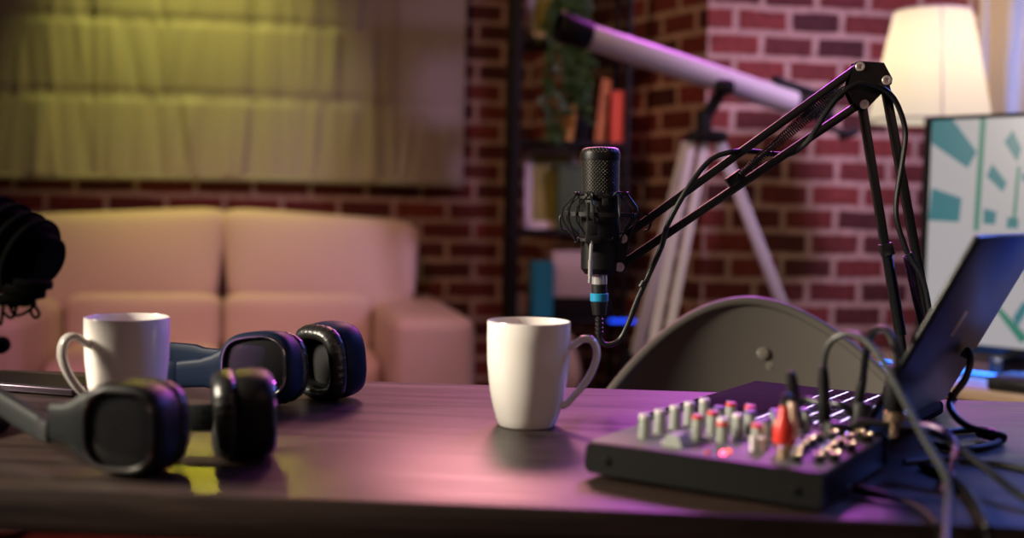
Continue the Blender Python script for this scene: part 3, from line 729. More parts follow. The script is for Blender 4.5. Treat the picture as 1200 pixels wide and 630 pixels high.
lidrot = Matrix((lidu, lw_, lidu.cross(lw_))).transposed()
b = B(); b.box(hp + lidu * (LIDL / 2 + .004) + lw_ * LWID / 2, (LIDL, LWID, .006), lidrot, .0022, 3); ld_o = b.build('lid', M['laplid'], lap)
b = B(); b.box(hp + lidu * (LIDL / 2 + .004) + lw_ * LWID / 2 - lidn * .0033, (LIDL - .02, LWID - .016, .0006), lidrot); b.build('screen', M['lapscreen'], ld_o)
b = B(); b.cyl(lp_(LDEP - .003, .03, .0165), lp_(LDEP - .003, LWID - .03, .0165), .006, n=18); b.build('hinge', M['blkm'], lap)
b = B(); b.box(hp + lidu * (LIDL * .57) + lw_ * LWID * .40 + lidn * .0033, (.026, .013, .0006), lidrot, .0); tag(b.build('emblem', M['chrome'], ld_o), 'small plain metallic emblem')

# ================================================================== CABLES ON THE RIGHT
def cable(name, label, pts, r, m_, parts=(), group=None, loc=None):
    t = thing(name, label, 'cable', loc or pts[0], 0, group)
    b = B(); b.tube(pts, r, 10, 8); b.build('cord', M[m_], t)
    for nm, prof, a, c, mm_ in parts:
        b = B(); b.lathe(prof, a, c - a, 20); b.build(nm, M[mm_], t)
    return t
def plugprof(r, L): return [(r * .9, 0), (r, .001), (r, L * .55), (r * .72, L * .62), (r * .6, L)]
J = mp(.153, .148, MH)
# tall black plug, big grey arc
ja = at(966, 505, .955); jb = at(965, 442, .95); jc = at(967, 415, .945)
cable('jack_cable', 'grey jack cable arching from the tall black plug down over the desk edge', [jb, jc, at(975, 399, .94), at(992, 391, .93), at(1012, 397, .91), at(1034, 422, .89), at(1058, 466, .86), at(1084, 515, .82), at(1106, 552, .79), at(1112, 575, .775), at(1110, 610, .745), at(1107, 660, .70)], .0027, 'greycable',
      [('plug_body', [(.0052, 0), (.0056, .001), (.0056, .020), (.0050, .022), (.0048, .036), (.0034, .048)], at(966, 494, .955), jb, 'blkm'), ('plug_ring', [(.0050, 0), (.0058, .0006), (.0058, .0024), (.005, .003)], at(966, 472, .953), at(966, 460, .953), 'gold'), ('plug_tip', [(.0032, 0), (.0032, .012)], at(966, 508, .955), at(966, 490, .955), 'gold')], loc=J)
# second cable rises between the plugs into the wide plug with a gold ring
wb = at(1049, 494, .92); wt = at(1048, 440, .915)
cable('jack_cable', 'black jack cable bowed between the angled plug and the gold-ringed plug', [at(1006, 470, .99), at(1011, 445, .985), at(1015, 415, .975), at(1022, 392, .96), at(1034, 385, .945), at(1045, 396, .93), at(1050, 420, .92), wt], .0032, 'rubber',
      [('plug_body', [(.0080, 0), (.0086, .0015), (.0086, .018), (.0066, .026), (.0050, .036), (.0036, .0385)], at(1049, 481, .92), wt, 'blkm'), ('plug_ring', [(.0080, 0), (.0088, .0006), (.0088, .0080), (.008, .0086)], at(1049, 493, .92), at(1049, 470, .92), 'gold'), ('plug_tip', [(.0032, 0), (.0032, .02)], at(1047, 512, .92), at(1049, 490, .92), 'gold'),
       ('plug_boot', [(.0048, 0), (.0052, .002), (.0034, .03)], at(1004, 478, .99), at(1012, 440, .985), 'blkm')], loc=wb)
# angled plugs with cords running right
def angled(label, px, py, Y, run, r=.0105):
    p = at(px, py, Y)
    t = thing('angled_plug_cable', label, 'cable', p)
    b = B(); b.lathe([(r * .72, -.024), (r * .95, -.022), (r, -.010), (r, .003), (r * .8, .0065), (r * .3, .0075)], p, V((.05, 0, 1)), 22)
    nx = run[0]; b.cyl(p - V((0, 0, .006)), p.lerp(nx, .7) - V((0, 0, .003)), r * .62, r * .45, 16); b.build('plug_body', M['blkm'], t)
    b = B(); b.tube([p.lerp(nx, .5) - V((0, 0, .004))] + run, .0033, 10, 8); b.build('cord', M['rubber'], t)
angled('black angled plug in front, its cord running right past the laptop', 978, 503, .945, [at(1010, 494, .94), at(1050, 499, .93), at(1095, 507, .93), at(1130, 530, .90), at(1165, 556, .87), at(1205, 585, .83), at(1260, 600, .82)])
angled('black angled plug set farther back beside the laptop hinge', 1010, 480, .985, [at(985, 474, .985), at(962, 472, 1.0), at(945, 468, 1.01), at(936, 474, 1.01), at(944, 488, 1.0), at(950, 498, 1.0)], .0095)
# phono pair
for nm, lab, px, Y, x, y, m_ in (('phono_cable', 'red phono plug with a black tail standing in the mixer', 919, .877, .1425, .0555, 'redplug'), ('phono_cable', 'cream phono plug with a looped black tail beside the red one', 933, .893, .141, .078, 'whiteplug')):
    p = mp(x, y, MH + .004); kk = 1.08 if m_ == 'redplug' else .86
    t = thing(nm, lab, 'cable', p)
    b = B(); b.lathe([(.0068 * kk, 0), (.0072 * kk, .001), (.0072 * kk, .011), (.0062 * kk, .0155), (.0046 * kk, .019), (.0038, .027), (.0030, .0285)], p + V((0, 0, .004)), n=24); b.build('plug_body', M[m_], t)
    top = p + V((0, 0, .031))
    if m_ == 'redplug': pts = [top, top + V((.001, .003, .005)), top + V((.005, .010, .008)), top + V((.012, .020, .003)), top + V((.018, .028, -.008)), top + V((.022, .034, -.022))]
    else: pts = [top, top + V((-.001, .002, .010)), top + V((-.002, .005, .019)), top + V((.001, .008, .022)), top + V((.004, .012, .016)), top + V((.007, .016, .004)), top + V((.010, .022, -.012)), top + V((.012, .026, -.022))]
    b = B(); b.tube(pts, .0028, 10, 7); b.build('cord', M['rubber'], t)
# laptop charger lead at the right
cable('charger_cable', 'black charging lead dropping from the laptop rear onto the desk', [at(1128, 418, 1.12), at(1135, 410, 1.12), at(1137, 424, 1.11), at(1131, 444, 1.10), at(1118, 462, 1.09), at(1113, 474, 1.08), at(1120, 488, 1.06), at(1134, 499, 1.04), at(1150, 505, 1.03), at(1162, 508, 1.02)], .0034, 'rubber',
      [('plug_body', [(.0042, 0), (.0052, .002), (.0052, .026), (.004, .028)], on(1146, 506, .757), on(1176, 513, .756), 'blkm')])
cable('thin_cable', 'thin violet-lit cable bending down behind the mixer', [at(1076, 497, .95), at(1096, 500, .94), at(1112, 510, .925), at(1120, 522, .91), at(1119, 536, .90), on(1116, 548, .7535), on(1112, 562, .7535), on(1106, 572, .7535)], .0030, 'pcable')
cable('desk_cable', 'black cable lying across the right end of the desk top', [on(1088, 520, .7535), on(1130, 526, .7535), on(1165, 520, .7535), on(1172, 510, .7535), on(1150, 503, .7535), on(1110, 506, .7535)], .0033, 'rubber')
cable('desk_cable', 'black cable running over the front edge at the lower right', [on(1080, 545, .7535), on(1106, 556, .7535), on(1125, 568, .7535), on(1140, 585, .7535), on(1150, 604, .7535), on(1153, 609, .7535), on(1157, 616.5, .7525), at(1160, 626, .775), at(1160, 665, .772)], .0033, 'rubber')
cable('desk_cable', 'thin grey cable lying flat behind the mixer', [on(1060, 541, .7525), on(1100, 538, .7525), on(1140, 541, .7525), on(1180, 545, .7525), on(1230, 556, .7525)], .0024, 'greycable')
# mini plug lying in front of the mixer
s0 = on(992, 570, .756); s1 = on(1040, 582, .755)
cable('mini_jack_cable', 'thin cable with a small ridged plug lying by the mixer corner', [s1, on(1062, 588, .7535), on(1082, 598, .7535), on(1094, 608, .7525), on(1099, 614.5, .7525), at(1102, 623, .780), at(1104, 665, .777)], .0022, 'rubber',
      [('plug_body', [(.0036, 0), (.0042, .001), (.0042, .012), (.0034, .0135), (.004, .015), (.0034, .0175), (.0038, .019), (.003, .0215), (.0034, .023), (.0022, .030)], on(1000, 572, .756), s1, 'blkm'), ('plug_tip', [(.0017, 0), (.0017, .008)], on(990, 569, .756), on(1004, 573, .756), 'alu')])

# ================================================================== CHAIR (grey shell armchair facing the desk)
cc = V((.366, 1.55, 0))
ch = thing('shell_chair', 'grey moulded shell armchair facing the camera behind the laptop', 'chair', cc)
def shell(off):
    NU, NV = 56, 18; rows_ = []
    for j in range(NV + 1):
        v = j / NV; row = []
        for i in range(NU + 1):
            u = -1 + 2 * i / NU
            lat = u * .285
            d = abs(lat)
            zr = .823 - .125 * (min(d, .212) / .21) ** 1.9 - max(0, d - .212) * 1.1
            zb = .455
            k = .72 + .28 * math.sin(min(1, v * 1.15) * PI / 2)
            y = .215 - 1.9 * lat * lat - .10 * (1 - v) ** 1.6
            nrm = V((3.8 * lat, 1, 0)).normalized() * off
            row.append(cc + V((lat * k, y, zb + (zr - zb) * v)) + nrm)
        rows_.append(row)
    return rows_
b = B(); b.loft(shell(0), False, False, closed=False)
b.loft(shell(.007), False, False, closed=False)
ri, ro_ = shell(0)[-1], shell(.007)[-1]
b.tube([(p + q) / 2 for p, q in zip(ri, ro_)], .0085, 12, 0)
b.build('shell', M['shell'], ch, sharp=60)
b = B(); b.puff(cc + V((0, -.02, .445)), (.44, .44, .05), None, 3.2, 10); b.build('seat', M['shell'], ch)
for q in ((894, 413.5), (901, 428)):
    d = ray(*q); p = CAM + d * ((cc.y + .2045) / d.y)
    b = B(); b.lathe([(.0095, 0), (.008, .0008), (.005, .0016), (.0015, .002)], p + V((0, -.0015, 0)), V((-.15, -1, .25)), 18); tag(b.build('bolt_cap', M['boltcap'], ch), 'small shiny bolt cap')
for sx in (-1, 1):
    for sy in (-1, 1):
        b = B(); b.cyl(cc + V((sx * .25, sy * .22, 0)), cc + V((sx * .13, sy * .13, .43)), .012, .018, 16); b.build('leg', M['legwood'], ch)

# ================================================================== SOFA
SR = Matrix.Rotation(YAWW, 3, 'Z')
sc0 = V((.078, 3.42, 0)) + WD * (-.17 - .765)            # front centre
sof = thing('sofa', 'cream leather two seat sofa against the brick wall under the blind', 'sofa', sc0, YAWW)
def sp(x, y, z): return sc0 + WD * x - WN * y + V((0, 0, z))     # y grows towards the wall
for sx in (-1, 1):
    b = B(); b.puff(sp(sx * .252, .52, .390), (.495, .75, .19), SR, 7, 12); b.build('seat_cushion', M['leather'], sof)
    b = B(); b.puff(sp(sx * .252, .70, .545), (.500, .22, .22), SR, 7, 12, .1); b.build('lower_back_cushion', M['leather'], sof)
    def wl(q, sx=sx): q.y += (q.z) * .22; q.z += .020 * (-sx) * (q.x / .33) - .004; q.x *= 1 + .05 * q.z / .16; return q
    b = B(); b.puff(sp(sx * .333, .77, .760), (.662, .25, .325), SR, 9, 14, .16, wl); b.build('upper_back_cushion', M['leather'], sof)
    b = B(); b.box(sp(sx * .630, .46, .3275), (.25, .92, .605), SR, .045, 5); b.build('armrest', M['leather'], sof)
b = B(); b.puff(sp(0, .50, .21), (1.05, .84, .27), SR, 10, 8); b.build('base', M['leather'], sof)
b = B(); b.puff(sp(0, .895, .47), (1.10, .10, .74), SR, 8, 10); b.build('back_frame', M['leather'], sof)
for sx in (-.6, .6):
    for sy in (.1, .85):
        b = B(); b.cyl(sp(sx, sy, 0), sp(sx, sy, .05), .022, n=16); b.build('foot', M['blackbox'], sof)

# ================================================================== ROMAN BLIND
bl = thing('roman_blind', 'grey fabric roman blind with wrinkled folds above the sofa', 'blind', W0 + WD * -1.3 + V((0, 0, 1.0)), YAWW)
def wallpt(px, py, off):
    d = ray(px, py); o = W0 + WN * off
    t = (o - CAM).dot(WN) / d.dot(WN); return CAM + d * t
zh = wallpt(300, 214, .06).z; z1 = wallpt(300, 117, .06).z; z2 = wallpt(300, 30, .06).z
xr = (wallpt(544, 120, .06) - W0).dot(WD); xl = xr - 2.75
dz = z2 - z1
zs = [zh, z1, z2, z2 + dz * .95, z2 + dz * 1.9, 2.66]
print('BLIND', zs, xl, xr)
nx = 420; rowsb = []
rnd = [(random.uniform(0, 6.28), random.uniform(.8, 1.25)) for _ in range(12)]
def folds(n, sl):
    return [(random.uniform(xl, xr), random.uniform(-sl, sl), random.uniform(.012, .026), random.choice((-1, 1)) * random.uniform(.004, .011), random.uniform(-1, 1)) for _ in range(n)]
SHARED = folds(46, .03)
FOLD = [SHARED + folds(44, .05) for _ in range(6)]
def wr(x, band, t):
    """wrinkles hanging from the ribs: ridges of their own width, slant and taper"""
    v = 0
    for x_i, sl, w, a, tp in FOLD[band]:
        d = (x - x_i - sl * (t - .5)) / (w * (.75 + .5 * (t if tp > 0 else 1 - t)))
        if abs(d) < 3: v += a * math.exp(-d * d) * (.35 + .65 * (t if tp > .3 else (1 - t) if tp < -.3 else 1))
    return max(-.022, min(.022, v))
for bnd in range(len(zs) - 1):
    za, zb = zs[bnd], zs[bnd + 1]; n = 14
    for j in range(n + (bnd == len(zs) - 2)):
        t = j / n; z = za + (zb - za) * t; row = []
        for i in range(nx + 1):
            x = xl + (xr - xl) * i / nx
            edge = 1.0
            off = .062 + .006 * math.sin(PI * t) ** .8 * (1 - .4 * t) + wr(x, bnd, t) * edge * (.85 + .15 * math.sin(PI * min(1, t + .06))) - (.007 * max(0, 1 - t / .07) if bnd else 0) - (.005 * max(0, (t - .94) / .06) if bnd < len(zs) - 2 else 0)
            row.append(W0 + WD * x + WN * off + V((0, 0, z - .008 * math.sin(x * 2.1) )))
        rowsb.append(row)
b = B(); b.loft(rowsb, False, False, closed=False); fb = b.build('fabric_panel', M['fabric'], bl, sharp=80)
md = fb.modifiers.new('thickness', 'SOLIDIFY'); md.thickness = .003
for z in zs[1:-1]:
    P = [W0 + WD * (xl + (xr - xl) * i / 40) + WN * .050 + V((0, 0, z - .008 * math.sin((xl + (xr - xl) * i / 40) * 2.1) - .006)) for i in range(41)]
    b = B(); b.tube(P, .0042, 8, 0); b.build('rib_rod', M['hem'], bl)
P = [W0 + WD * (xl + (xr - xl) * i / 40) + WN * .060 + V((0, 0, zh - .008 * math.sin((xl + (xr - xl) * i / 40) * 2.1) + .006)) for i in range(41)]
b = B(); b.tube(P, .011, 10, 0); b.build('hem_bar', M['hem'], bl)
b = B(); b.bar(W0 + WD * xl + WN * .05 + V((0, 0, 2.68)), W0 + WD * xr + WN * .05 + V((0, 0, 2.68)), .09, .05, bevel=.004); b.build('headrail', M['hem'], bl)

# ================================================================== BOOKCASE
KY = R(6)
kc = V((.176, 3.60, 0))
kd = V((math.cos(KY), math.sin(KY), 0)); kn = V((-math.sin(KY), math.cos(KY), 0)); KR = Matrix.Rotation(KY, 3, 'Z')
def kp(x, y, z): return kc + kd * x + kn * y + V((0, 0, z))
bk = thing('bookcase', 'tall narrow black open bookcase in the corner of the brick walls', 'bookcase', kc, KY)
KW, KD_ = .372, .22
shz = [.10, .36, .612, .886, 1.166, 1.482, 1.78]
for x in (-KW / 2 + .014, KW / 2 - .008):
    for y in (.012, KD_ - .012):
        b = B(); b.box(kp(x, y, .925), (.028 if x < 0 else .018, .022, 1.85), KR, .002); b.build('post', M['blackbox'], bk)
for z in shz:
    b = B(); b.box(kp(0, KD_ / 2, z - .009), (KW - .01, KD_ - .006, .018), KR, .002); b.build('shelf', M['blackbox'], bk)
b = B(); b.box(kp(.036, KD_ / 2, 1.325), (.045, KD_ - .02, .31), KR, .002); b.build('divider', M['blackbox'], bk)

def kpx(px, z, y):
    """local bookcase x for a picture column at shelf height z, depth y"""
    p = kp(0, y, z); d = p - CAM; xx = (px - 600) / F
    t = p.y; return None
def kx(px, y):
    # solve kp(x,y).x / kp(x,y).y = (px-600)/F  (small roll ignored)
    a = (px - 600) / F; p = kp(0, y, 0)
    return (a * p.y - p.x) / (kd.x - a * kd.y)
def book(label, x, y, z, w, d, h, m_, lean=0.0, name='book'):
    o = kp(x, y, z); t = thing(name, label, 'book', o, KY, 'books on the bookcase')
    rl = KR @ Matrix.Rotation(lean, 3, 'Y'); b_ = lambda q: o + rl @ V(q)
    lift = abs(math.sin(lean)) * w / 2
    L = lambda q: b_(q) + V((0, 0, lift))
    b = B(); b.box(L((-w / 2 + .002, 0, h / 2)), (.003, d, h), rl, .0006, 1); b.box(L((w / 2 - .002, 0, h / 2)), (.003, d, h), rl, .0006, 1); b.box(L((0, -d / 2 + .002, h / 2)), (w, .004, h), rl, .001, 1)
    b.build('cover', M[m_], t)
    b = B(); b.box(L((0, .002, h / 2)), (w - .007, d - .008, h - .008), rl); b.build('pages', M['pages'], t)
book('orange book leaning on the upper shelf behind the red book', kx(694, .10), .10, 1.166, .030, .13, .198, 'orangebook', R(6))
book('bright red book upright on the upper shelf', kx(716, .08), .08, 1.166, .048, .13, .160, 'redbook', 0)
book('ochre book leaning under the trailing ivy', kx(660, .06), .06, 1.166, .022, .12, .115, 'yellowbook', R(9))
book('teal book standing on the lower shelf beside the white box', kx(634, .07), .07, .612, .066, .12, .178, 'tealbook', 0)
def kbox(name, label, cat, px0, px1, y, z, d, h, m_, lid=None):
    x0_, x1_ = kx(px0, y), kx(px1, y); o = kp((x0_ + x1_) / 2, y + d / 2, z)
    t = thing(name, label, cat, o, KY)
    b = B(); b.box(o + V((0, 0, h / 2)), (x1_ - x0_, d, h), KR, .003); b.build('body', M[m_], t)
    b = B(); b.box(o + V((0, 0, h - .004)), (x1_ - x0_ + .004, d + .004, .014), KR, .002); b.build('lid', M[lid or m_], t)
    return t
kbox('storage_box', 'dark green storage box on the middle shelf behind the microphone', 'box', 652, 724, .03, .886, .16, .208, 'greenbox')
kbox('storage_box', 'black storage box on the lower shelf under the white box', 'box', 649, 722, .03, .612, .16, .062, 'blackbox')
kbox('storage_box', 'white box on top of the black box on the lower shelf', 'box', 648, 703, .035, .6765, .14, .142, 'whitebox')
kbox('storage_box', 'small beige box at the left end of the lower shelf', 'box', 607, 619, .05, .612, .10, .066, 'beige')
# vase below
vz = kp(kx(668, .06), .06, .36)
vs = thing('vase', 'beige round vase on the shelf below the boxes', 'vase', vz)
b = B(); b.lathe([(.02, 0), (.03, .01), (.042, .06), (.040, .10), (.02, .16), (.016, .20), (.019, .21)], vz, n=28); b.build('body', M['beige'], vs)
b = B(); b.lathe([(.019, .208), (.021, .212), (.019, .216), (.012, .216), (.011, .15)], vz, n=28, cap=False); b.build('rim', M['beige'], vs)
# blue led strip on the shelf
lz = kp(kx(731, .0), -.002, .606)
ls = thing('led_strip', 'blue glowing strip light under the right end of the lower shelf', 'light', lz, KY)
b = B(); b.box(lz, (.084, .008, .010), KR, .002); b.build('diffuser', M['leddim'], ls)
b = B(); b.box(lz + V((0, .006, 0)), (.088, .006, .014), KR, .001); b.build('backing', M['blackbox'], ls)
# framed prints
def framed(label, px0, px1, z, h, y, lean):
    x0_, x1_ = kx(px0, y), kx(px1, y); w = x1_ - x0_; o = kp((x0_ + x1_) / 2, y, z); t = thing('picture_frame', label, 'picture', o, KY, 'framed prints on the bookcase')
    rl = KR @ Matrix.Rotation(lean, 3, 'X'); L = lambda q: o + V((0, 0, .004)) + rl @ V(q)
    fw = .024
    b = B()
    for q, sz in (((0, 0, fw / 2), (w, .018, fw)), ((0, 0, h - fw / 2), (w, .018, fw)), ((-w / 2 + fw / 2, 0, h / 2), (fw, .018, h)), ((w / 2 - fw / 2, 0, h / 2), (fw, .018, h))): b.box(L(q), sz, rl, .001, 1)
    b.build('frame', M['framew'], t)
    b = B(); b.box(L((0, .002, h / 2)), (w - fw * 1.6, .006, h - fw * 1.6), rl); b.build('print', M['picture'], t)
framed('yellow-green print in a white frame on the middle shelf', 613, 676, .886, .262, .07, R(-6))
framed('yellow-green print in a white frame on the top visible shelf', 612, 664, 1.482, .24, .07, R(-6))
# trailing ivy
iv = kp(kx(662, .0), .06, 1.482)
pt = thing('trailing_ivy', 'trailing green ivy hanging in front of the upper shelves', 'plant', iv)
b = B(); b.lathe([(.035, 0), (.045, .005), (.055, .08), (.06, .082), (.06, .095), (.052, .095), (.05, .085)], iv, n=28); b.build('pot', M['pot'], pt)
b = B(); stems = []
for k in range(9):
    a = R(200 + 17 * k); x_ = random.uniform(-.05, .05); ln = random.uniform(.15, .36)
    P = [iv + V((0, 0, .09)), iv + V((x_ * .6, -.055, .115)), iv + V((x_, -.098, .07)), iv + V((x_ * 1.2, -.105, -.02)), iv + V((x_ * 1.25 + random.uniform(-.02, .02), -.105, -ln * .55)), iv + V((x_ * 1.2 + random.uniform(-.02, .02), -.10, -ln))]
    S = spline(P, 6); stems.append(S); b.tube(S, .0018, 5, 0)
b.build('stem', M['vine'], pt)
b = B()
for S in stems:
    for p in S[4:]:
        for _ in range(3):
            q = p + V((random.gauss(0, .014), random.gauss(-.006, .008), random.gauss(0, .014)))
            sz = random.uniform(.010, .019); rt = Quaternion((random.uniform(-1, 1), random.uniform(-1, 1), random.uniform(-1, 1)), random.uniform(0, 3)).to_matrix() if False else Matrix.Rotation(random.uniform(-1.2, 1.2), 3, 'Z') @ Matrix.Rotation(random.uniform(.6, 2.2), 3, 'X')
            out = [(-.0, -1, 0), (.55, -.55, .12), (1, -.1, .2), (.45, .25, .05), (0, 1.1, -.15), (-.45, .25, .05), (-1, -.1, .2), (-.55, -.55, .12)]
            b._face([b.bm.verts.new(q + rt @ V(o_) * sz) for o_ in out])
b.build('foliage', M['leaf'], pt)

# ================================================================== TELESCOPE
TY = 2.95
tl = thing('telescope', 'white refractor telescope on a tall tripod in front of the brick pier', 'telescope', V((at(833, 165, TY).x, TY, 0)))
ta = at(688, 42, TY - .10); tb = at(930, 121, TY + .08); tax = (tb - ta).normalized()
rt_ = .0315
b = B(); b.lathe([(rt_ * .9, 0), (rt_, .003), (rt_, (tb - ta).length), (rt_ * .8, (tb - ta).length + .002)], ta, tax, 40); b.build('tube', M['tube'], tl)
b = B(); b.lathe([(rt_ * 1.05, .005), (rt_ * 1.12, 0), (rt_ * 1.16, -.045), (rt_ * 1.2, -.075), (rt_ * 1.1, -.08), (rt_ * 1.02, -.07), (rt_ * .9, -.02), (.002, -.018)], ta, tax, 40); b.build('dew_shield', M['blkm'], tl)
b = B(); b.lathe([(rt_ * 1.04, -.002), (rt_ * 1.06, .02), (rt_ * .75, .035), (.018, .045), (.018, .09), (.002, .092)], tb, tax, 32); b.build('focuser', M['blkm'], tl)
f0 = tb + tax * .06
b = B(); b.cyl(f0 + V((-.03, 0, -.018)), f0 + V((.03, 0, -.018)), .011, n=16); b.build('focus_knob', M['blkm'], tl)
d0 = tb + tax * .09
b = B(); b.box(d0 + tax * .012, (.036, .036, .036), None, .006); b.cyl(d0 + tax * .012, d0 + tax * .02 + V((.012, 0, .062)), .0165, n=20); b.cyl(d0 + tax * .02 + V((.012, 0, .06)), d0 + tax * .02 + V((.018, 0, .085)), .019, .016, n=20); b.build('eyepiece', M['blkm'], tl)
fs = at(926, 100, TY + .07)
b = B(); b.cyl(fs - tax * .03, fs + tax * .10, .011, n=16); b.cyl(fs - tax * .05, fs - tax * .03, .014, n=16); b.box((fs + tb) / 2 + tax * .02, (.012, .012, .05), None, .002); b.build('finder_scope', M['blkm'], tl)
b = B(); b.box(d0 + V((.07, 0, -.055)), (.05, .03, .022), Matrix.Rotation(R(-20), 3, 'Y'), .006); b.cyl(d0 + V((-.01, 0, -.03)), d0 + V((.07, 0, -.055)), .008, n=12); b.build('slow_motion_handle', M['blkm'], tl)
hub = at(829, 150, TY); top = at(848, 103, TY)
b = B(); b.bar(at(825, 140, TY), at(850, 100, TY), .03, .022, up=V((0, 1, 0)), bevel=.003); b.puff(at(849, 102, TY - .02), (.05, .05, .04), None, 3, 6); b.build('mount_arm', M['blkm'], tl)
b = B(); b.cyl(at(826, 166, TY), at(824, 134, TY), .022, .018, 20); b.puff(at(828, 160, TY), (.105, .075, .03), None, 4, 6); b.build('tripod_head', M['blkm'], tl)
hz = at(829, 166, TY)
def leg(px0, px1, py1, dyf, n2):
    a = at(px0, 167, TY); e = at(px1, py1, TY + dyf); dirn = (e - a)
    foot = a + dirn * ((0.012 - a.z) / dirn.z)
    side = V((1, 0, 0)); b = B()
    mid = a.lerp(foot, .52)
    if n2:
        for s_ in (-1, 1): b.bar(a + side * .017 * s_, mid + side * .017 * s_, .012, .022, up=V((1, 0, 0)), bevel=.002)
    else: b.bar(a, mid, .026, .03, up=V((1, 0, 0)), bevel=.003)
    lg = b.build('leg', M['alu'], tl)
    b = B(); b.bar(a.lerp(foot, .48), foot, .016, .02, up=V((1, 0, 0)), bevel=.002); b.build('lower_leg', M['alu'], lg)
    b = B(); b.bar(a.lerp(foot, .50), a.lerp(foot, .54), .026, .056, up=V((1, 0, 0)), bevel=.003); b.build('leg_clamp', M['blkm'], lg)
    b = B(); b.cyl(foot + V((0, 0, -.012)), foot + V((0, 0, .02)), .014, .011, 14); b.build('rubber_tip', M['rubber'], lg)
leg(806, 744, 420, .16, False)
leg(819, 776, 390, -.22, True)
leg(843, 914, 350, .10, False)

# ================================================================== TELEVISION and CABINET
ta0 = at(1088, 136, 2.62); td = V((.70, -.714, 0)).normalized(); tn = V((-.714, -.70, 0)).normalized()      # tn faces the room
TW, TH = .92, .525
CT = .618
ztop = ta0.z; zbot = ztop - TH
tv = thing('television', 'flat screen television showing a pale picture with teal blocks', 'television', ta0 + td * TW / 2 + V((0, 0, .62 - ta0.z)))
TR = Matrix((td, -tn, V((0, 0, 1)))).transposed()
def tvp(u, w, d): p = ta0 + td * u; return V((p.x, p.y, zbot + w)) + tn * d
b = B(); b.box(tvp(TW / 2, TH / 2, -.018), (TW, .036, TH), TR, .004); tvf = b.build('bezel', M['bezel'], tv)
def screen_mat(name, col, es):
    return mat(name, (.02, .02, .02), .25, emit=col, es=es, bump=.0)
ms = [screen_mat('screen_white', (.58, .54, .56), .62), screen_mat('screen_teal', (.035, .22, .26), .62), screen_mat('screen_green', (.03, .25, .17), .62), screen_mat('screen_added_blue', (.015, .07, .62), .9)]
def tvhit(px, py):
    d = ray(px, py); o = tvp(0, 0, .001); t = (o - CAM).dot(tn) / d.dot(tn); q = CAM + d * t - o
    return q.dot(td), q.z
b = B(); mg = .010
b.loft([[tvp(mg, mg + .01, .001), tvp(TW - mg, mg + .01, .001), tvp(TW - mg, TH - mg, .001), tvp(mg, TH - mg, .001)], [tvp(mg, mg + .01, .0005), tvp(TW - mg, mg + .01, .0005), tvp(TW - mg, TH - mg, .0005), tvp(mg, TH - mg, .0005)]])
def quad(pts, mi):
    b.mi = mi; hits = [tvhit(*p) for p in pts]
    hits = [(min(max(u, mg), TW - mg), min(max(w, mg + .01), TH - mg)) for u, w in hits]
    b._face([b.bm.verts.new(tvp(u, w, .0014)) for u, w in hits])
quad([(1090, 137), (1117, 135), (1145, 178), (1134, 197), (1092, 168)], 1)
quad([(1092, 220), (1127, 232), (1124, 260), (1088, 258)], 1)
quad([(1149, 134), (1156, 134), (1147, 270), (1141, 270)], 2)
quad([(1187, 152), (1197, 174), (1192, 190), (1177, 166)], 1)
quad([(1163, 192), (1180, 214), (1175, 225), (1156, 206)], 1)
quad([(1153, 244), (1168, 248), (1166, 263), (1152, 262)], 1)
quad([(1181, 254), (1194, 256), (1193, 268), (1179, 267)], 1)
quad([(1192, 195), (1196, 195), (1190, 262), (1186, 262)], 2)
quad([(1198, 203), (1210, 203), (1210, 214), (1198, 212)], 1)
quad([(1166, 362), (1172, 360), (1206, 396), (1196, 402)], 2)
quad([(1187, 372), (1200, 352), (1206, 360), (1192, 384)], 1)
quad([(1200, 300), (1230, 290), (1230, 320), (1202, 330)], 1)
quad([(1210, 150), (1230, 150), (1240, 190), (1216, 180)], 1)
b.mi = 3; b._face([b.bm.verts.new(tvp(u, w, .0014)) for u, w in ((.44, .02), (TW - mg, .02), (TW - mg, .34), (.56, .30))])  # added blue patch out of view, gives the laptop lid its blue reflection
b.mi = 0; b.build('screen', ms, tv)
for u in (.20, TW - .20):
    b = B(); b.box(tvp(u, (CT - zbot) / 2 + .004, -.02), (.03, .16, zbot - CT), TR, .003); b.build('stand_foot', M['bezel'], tv)
# cabinet
cb0 = ta0 + td * .46 - tn * -.02; cb0 = V((cb0.x, cb0.y, 0)) + tn * .02
cb = thing('media_cabinet', 'light wooden media cabinet with open compartments under the television', 'cabinet', cb0, math.atan2(td.y, td.x))
def cbp(u, v, z): return cb0 + td * u + tn * v + V((0, 0, z))     # v towards the room
CWD, CDP = 1.3, .42
b = B(); b.box(cbp(0, 0, CT - .0125), (CWD, CDP, .025), TR, .002); b.build('top', M['cabwood'], cb)
b = B(); b.box(cbp(0, 0, .30), (CWD - .03, CDP - .02, .02), TR, .002); b.build('shelf', M['cabwood'], cb)
b = B(); b.box(cbp(0, 0, .06), (CWD - .03, CDP - .02, .025), TR, .002); b.build('bottom', M['cabwood'], cb)
b = B(); b.box(cbp(0, -CDP / 2 + .006, .33), (CWD - .04, .01, .54), TR); b.build('back_panel', M['cabwood'], cb)
for u in (-CWD / 2 + .012, -.33, -.10, .16, .42, CWD / 2 - .012):
    b = B(); b.box(cbp(u, 0, .30), (.022, CDP - .006, .60), TR, .002); b.build('upright', M['cabwood'], cb)
